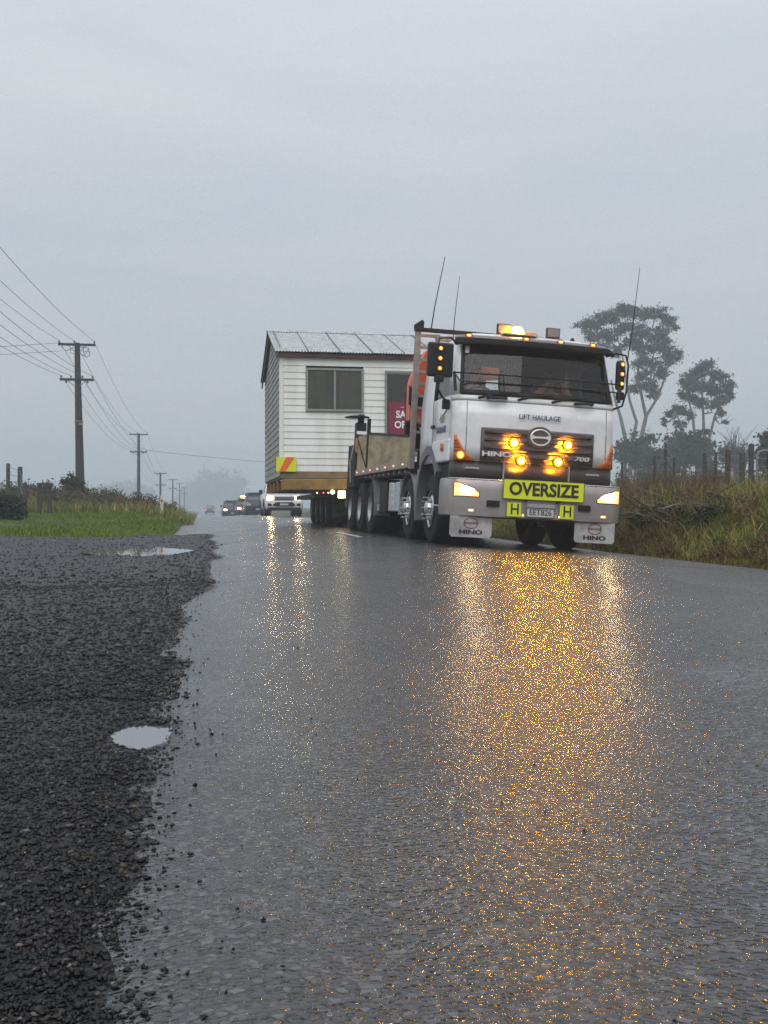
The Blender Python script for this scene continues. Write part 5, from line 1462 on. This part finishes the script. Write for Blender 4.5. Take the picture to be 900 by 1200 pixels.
# bare wispy saplings
sap = thing('bare_sapling', 'leafless wispy sapling between gum tree and gate bush', 'tree', tuple(at(866, 545, 95)))
sb = MB()
for i in range(46):
    a = random.uniform(-1, 1); h = random.uniform(1.2, 3.6)
    x0 = random.uniform(-1.0, 1.0)
    sb.tube([(x0 * .3, 0, -1.5), (x0, random.uniform(-.3, .3), h * .5), (x0 + a * 1.5, random.uniform(-.6, .6), h)], [.05, .03, .012], 4)
sb.build('trunk', BARKD, sap)
# far trees fading into the mist
FARL = ['faint misty tree clump far across the left paddock', 'faint misty tree clump far down the road', 'faint misty tree crown far behind the power poles']
for (px, py, d, rx, ry, lab) in ((140, 572, 720, 40, 16, FARL[0]), (262, 565, 780, 34, 26, FARL[1]), (228, 572, 820, 22, 18, FARL[2])):
    shrub('distant_tree', lab, px, py + 4, d, rx, ry, 3000, 1.7, SHRUB, cat='tree')
# left bank: shrubs and weeds
shrub('shrub', 'brown-green gorse bush at the foot of the tall power pole', 86, 567, 50, 17, 13, 3600, .07, GORSE)
shrub('shrub', 'dark low bush beside the leaning fence posts', 8, 590, 31, 22, 16, 4200, .05, SHRUB)
shrub('shrub', 'small dark weedy bush on the bank before the marker post', 130, 585, 52, 16, 9, 2200, .06, GORSE)
shrub('shrub', 'low bramble bush on the bank between pole and marker post', 160, 590, 50, 15, 8, 2000, .06, SHRUB)

G_LAWN = mat('lawn_grass', (.06, .10, .02), .55, spec=.12, island=[(0, (.03, .06, .004)), (.4, (.085, .165, .006)), (.75, (.16, .26, .012)), (1, (.30, .25, .06))])
G_BROWN = mat('tawny_grass', (.12, .09, .04), .65, spec=.12, island=[(0, (.03, .022, .009)), (.4, (.12, .08, .03)), (.8, (.24, .155, .06)), (1, (.40, .30, .15))])
G_MIX = mat('rank_grass', (.07, .08, .025), .6, spec=.12, island=[(0, (.022, .030, .005)), (.35, (.11, .15, .018)), (.7, (.23, .235, .040)), (.9, (.34, .27, .08)), (1, (.50, .42, .19))])
# lawn
N = 120000
X = rng.uniform(-17, .3, N); Y = 22.9 + 22 * rng.random(N) ** 1.2
keep = (X < road_left(Y) + .05 - .1 * rng.random(N)) & (Y > lay_end(X) + .1 + .25 * rng.random(N)) & (fbm(X, Y, .7, 2) + .9 * rng.random(N) > -.1)
keep &= ~((np.abs(Y - 29.5) < .5) & (X > -7) & (X < -3.2) & (rng.random(N) < .9))
X, Y = X[keep], Y[keep]
hgt = (.025 + .055 * rng.random(len(X))) * np.clip(1 + 2.4 * fbm(X, Y, .8, 3), .3, 3.4)
o = blades('lawn_grass', X, Y, land_z(X, Y), hgt, .016, .9, G_LAWN, 2)
tag(o, 'bright green mown grass strip between lay-by and weedy bank', 'grass')
# tawny weeds on the left bank, following the road
N = 26000
Y = 42 + 120 * rng.random(N) ** 2.2; X = -1.2 - (12) * rng.random(N) ** .8
keep = (fbm(X, Y, .35, 2) + .5 * rng.random(N) > -.15) & (X < -1.2 - 1.2 * sstep(60, 42, Y))
X, Y = X[keep], Y[keep]
o = blades('bank_weeds', X, Y, land_z(X, Y), (.15 + .5 * rng.random(len(X)) ** 1.6) * np.clip(1 + 1.2 * fbm(X, Y, .5, 2), .3, 2), .03, 1.0, G_BROWN, 2)
tag(o, 'tawny rank weeds covering the bank behind the lawn', 'weeds')
N = 12000
Y = 38 + 120 * rng.random(N) ** 2.4; X = -.25 - 7 * rng.random(N)
X = np.minimum(X, road_left(Y) - .1)
o = blades('bank_grass', X, Y, land_z(X, Y), .12 + .4 * rng.random(N) ** 2, .03, .6, G_MIX, 2)
tag(o, 'mixed green rough grass along the left road edge', 'grass')
def scrub(name, label, m, spots, n, size, squash=.7):
    C = []; Rd = []
    for (x, y, r) in spots:
        z = lz(x, y); C.append((x, y, z + r * squash * .35)); Rd.append((r, r, r * squash))
    V, F = leaves(C, Rd, n, size, .5, .5)
    o = link(name, np_mesh(name, V, F), m); o['kind'] = 'stuff'
    tag(o, label, 'scrub')
BRAMB = mat('brown_scrub_leaf', (.07, .05, .03), .65, spec=.12, island=[(0, (.025, .018, .012)), (.5, (.075, .050, .030)), (1, (.16, .115, .07))])
GREENS = mat('green_scrub_leaf', (.04, .06, .02), .6, spec=.12, island=[(0, (.018, .028, .008)), (.6, (.045, .065, .018)), (1, (.09, .12, .04))])
sp = [(rng.uniform(-9.5, -2.6), 45 + 32 * rng.random() ** 1.6, rng.uniform(.35, .95)) for _ in range(58)]
scrub('bank_scrub', 'low brown tangled scrub covering the bank behind the lawn', BRAMB, sp[:34], 16000, .065)
scrub('green_bank_scrub', 'low dark green scrub patches on the bank behind the lawn', GREENS, sp[34:], 10000, .065)
sp = [(rng.uniform(-3.5, -1.2), 46 + 70 * rng.random(), rng.uniform(.3, .6)) for _ in range(26)]
scrub('roadside_scrub', 'thin brown scrub dwindling along the far left road edge', BRAMB, sp, 6000, .08)
# right verge: short yellowish strip, then tall rank grass up the bank
N = 22000
Y = 6 + 55 * rng.random(N) ** 1.7; X = 6.0 + .9 * rng.random(N) ** .8 + .06 * rng.standard_normal(N)
X = np.maximum(X, road_right(Y) - .03)
G_VERGE = mat('yellow_verge_grass', (.12, .10, .02), .6, spec=.12, island=[(0, (.04, .038, .010)), (.5, (.095, .085, .018)), (1, (.19, .15, .04))])
o = blades('verge_grass', X, Y, land_z(X, Y), .035 + .08 * rng.random(N), .014, .8, G_VERGE, 2)
tag(o, 'short yellowish grass fringe along the right road edge', 'grass')
N = 95000
Y = 7.5 + 60 * rng.random(N) ** 1.8; X = 6.6 + 7.5 * rng.random(N) ** 1.35
cl = fbm(X, Y, 1.1, 3)
flatg = sstep(8.6, 9.6, X) * sstep(16.5, 14.5, Y) 
keep = (cl + 1.0 * rng.random(N) > .05 - .3 * flatg)
X, Y, cl, flatg = X[keep], Y[keep], cl[keep], flatg[keep]
hh = (.12 + .42 * rng.random(len(X)) ** 1.6) * np.clip(1 + 1.1 * cl, .4, 2.0) * sstep(6.3, 7.4, X) * (1 - .78 * flatg) + .05
red = vnoise(X, Y, .55) + .5 * rng.standard_normal(len(X)) * .5
g = red < .38
o = blades('bank_rank_grass', X[g], Y[g], land_z(X[g], Y[g]), hh[g], .013, 1.0, G_MIX, 3, droop=.9)
tag(o, 'tall drooping green grass covering the right bank', 'grass')
o = blades('bank_dead_grass', X[~g], Y[~g], land_z(X[~g], Y[~g]), hh[~g] * 1.1, .012, 1.1, G_BROWN, 3, droop=1.0)
tag(o, 'tall drooping dead tawny grass on the right bank', 'grass')
# big drooping tussocks on the bank face
def tussocks(name, label, n, x0, x1, y0, y1, per, h, m):
    cx = rng.uniform(x0, x1, n); cyy = y0 + (y1 - y0) * rng.random(n) ** 1.5
    X = np.repeat(cx, per) + .07 * rng.standard_normal(n * per); Y = np.repeat(cyy, per) + .07 * rng.standard_normal(n * per)
    hh = np.repeat(rng.uniform(.6, 1.2, n), per) * h * rng.uniform(.5, 1.15, n * per)
    o = blades(name, X, Y, land_z(X, Y) - .02, hh, .011, 1.5, m, 5, droop=1.15)
    tag(o, label, 'grass')
tussocks('green_tussocks', 'big drooping olive green grass tussocks on the right bank', 130, 6.9, 10.5, 8, 34, 110, .62, G_MIX)
tussocks('brown_tussocks', 'big drooping dead brown grass tussocks on the right bank', 120, 6.6, 9.6, 8, 34, 110, .58, G_BROWN)
tussocks('fern_tussocks', 'dark matted brown fern tussocks low on the right bank', 70, 6.5, 8.2, 8, 30, 120, .45, mat('dead_fern', (.06, .04, .02), .7, spec=.12, island=[(0, (.02, .014, .009)), (.6, (.06, .038, .018)), (1, (.15, .085, .03))]))
# reddish dry stalks at the top of the bank
N = 3600
q = [at(px, 565, d) for px, d in zip(rng.uniform(722, 850, N), rng.uniform(19, 30, N))]
X = np.array([a[0] for a in q]); Y = np.array([a[1] for a in q])
DRY = mat('reddish_dry_stalk', (.12, .06, .04), .7, spec=.12, island=[(0, (.05, .025, .018)), (.6, (.11, .06, .042)), (1, (.20, .14, .09))])
o = blades('dry_stalks', X, Y, land_z(X, Y), .2 + .6 * rng.random(N) ** 1.5, .012, .5, DRY, 2)
tag(o, 'reddish dry upright stalks along the top of the right bank', 'stalks')
# heap of dead branches on the bank, shrubs in it
p = at(805, 575, 17.5); zb = lz(p[0], p[1])
hp = thing('branch_heap', 'heap of dead grey branches lying on the right bank', 'branches', (p[0], p[1], zb))
hb_ = MB()
for i in range(75):
    x = random.gauss(0, .62); y = random.gauss(0, .5); z = random.uniform(.05, .55) * max(.15, 1 - abs(x) / 1.5)
    a = random.uniform(-.6, .6) + (pi if random.random() < .5 else 0); L = random.uniform(.25, .8); pit = random.uniform(-.35, .55)
    d = Vector((cos(a) * cos(pit), sin(a) * cos(pit), sin(pit)))
    p0 = Vector((x, y, z)); hb_.tube([p0, p0 + d * L * .5 + Vector((0, 0, random.uniform(-.05, .08))), p0 + d * L], [.014, .010, .004], 5)
o = hb_.build('dead_branch', mat('dead_branch_grey', (.10, .082, .065), .8, island=[(0, (.03, .024, .02)), (.7, (.09, .07, .055)), (1, (.26, .22, .18))]), hp, kind='stuff')
def on_bank(px, d): 
    q = at(px, 590, d); return q[0], q[1]
sp = [(*on_bank(833, 16.3), .34), (*on_bank(838, 16.6), .26), (*on_bank(822, 16.6), .24), (*on_bank(790, 17.5), .36), (*on_bank(770, 17.8), .36), (*on_bank(755, 18.2), .3), (*on_bank(806, 17.0), .28)]
scrub('bank_top_bush', 'dark bushes tangled among the dead branch heap on the bank', SHRUB, sp, 7000, .030, .95)
sp = [(rng.uniform(6.7, 8.8), 9 + 13 * rng.random(), rng.uniform(.14, .36)) for _ in range(60)]
scrub('bank_fern', 'dark matted brown fern lumps over the right bank face', mat('dead_fern_leaf', (.06, .04, .02), .7, spec=.12, island=[(0, (.016, .012, .006)), (.6, (.085, .055, .02)), (1, (.24, .15, .05))]), sp[:34], 12000, .026, .6)
scrub('bank_herbs', 'green leafy herb lumps over the right bank face', GREENS, sp[34:], 9000, .026, .6)

# ================================================================= mist
hzm = bpy.data.materials.new('mist'); hzm.use_nodes = True
hn, hl_ = hzm.node_tree.nodes, hzm.node_tree.links
hn.remove(hn['Principled BSDF'])
pv = hn.new('ShaderNodeVolumePrincipled')
pv.inputs['Color'].default_value = (.85, .93, 1.0, 1)
pv.inputs['Density'].default_value = .0023
pv.inputs['Anisotropy'].default_value = .3
hl_.new(pv.outputs[0], hn['Material Output'].inputs['Volume'])
hz_ = MB().box(-690, 690, -39, 990, -5.5, 33).build('haze', hzm)
hz_['kind'] = 'stuff'
tag(hz_, 'pale even mist hanging over the whole road', 'mist')
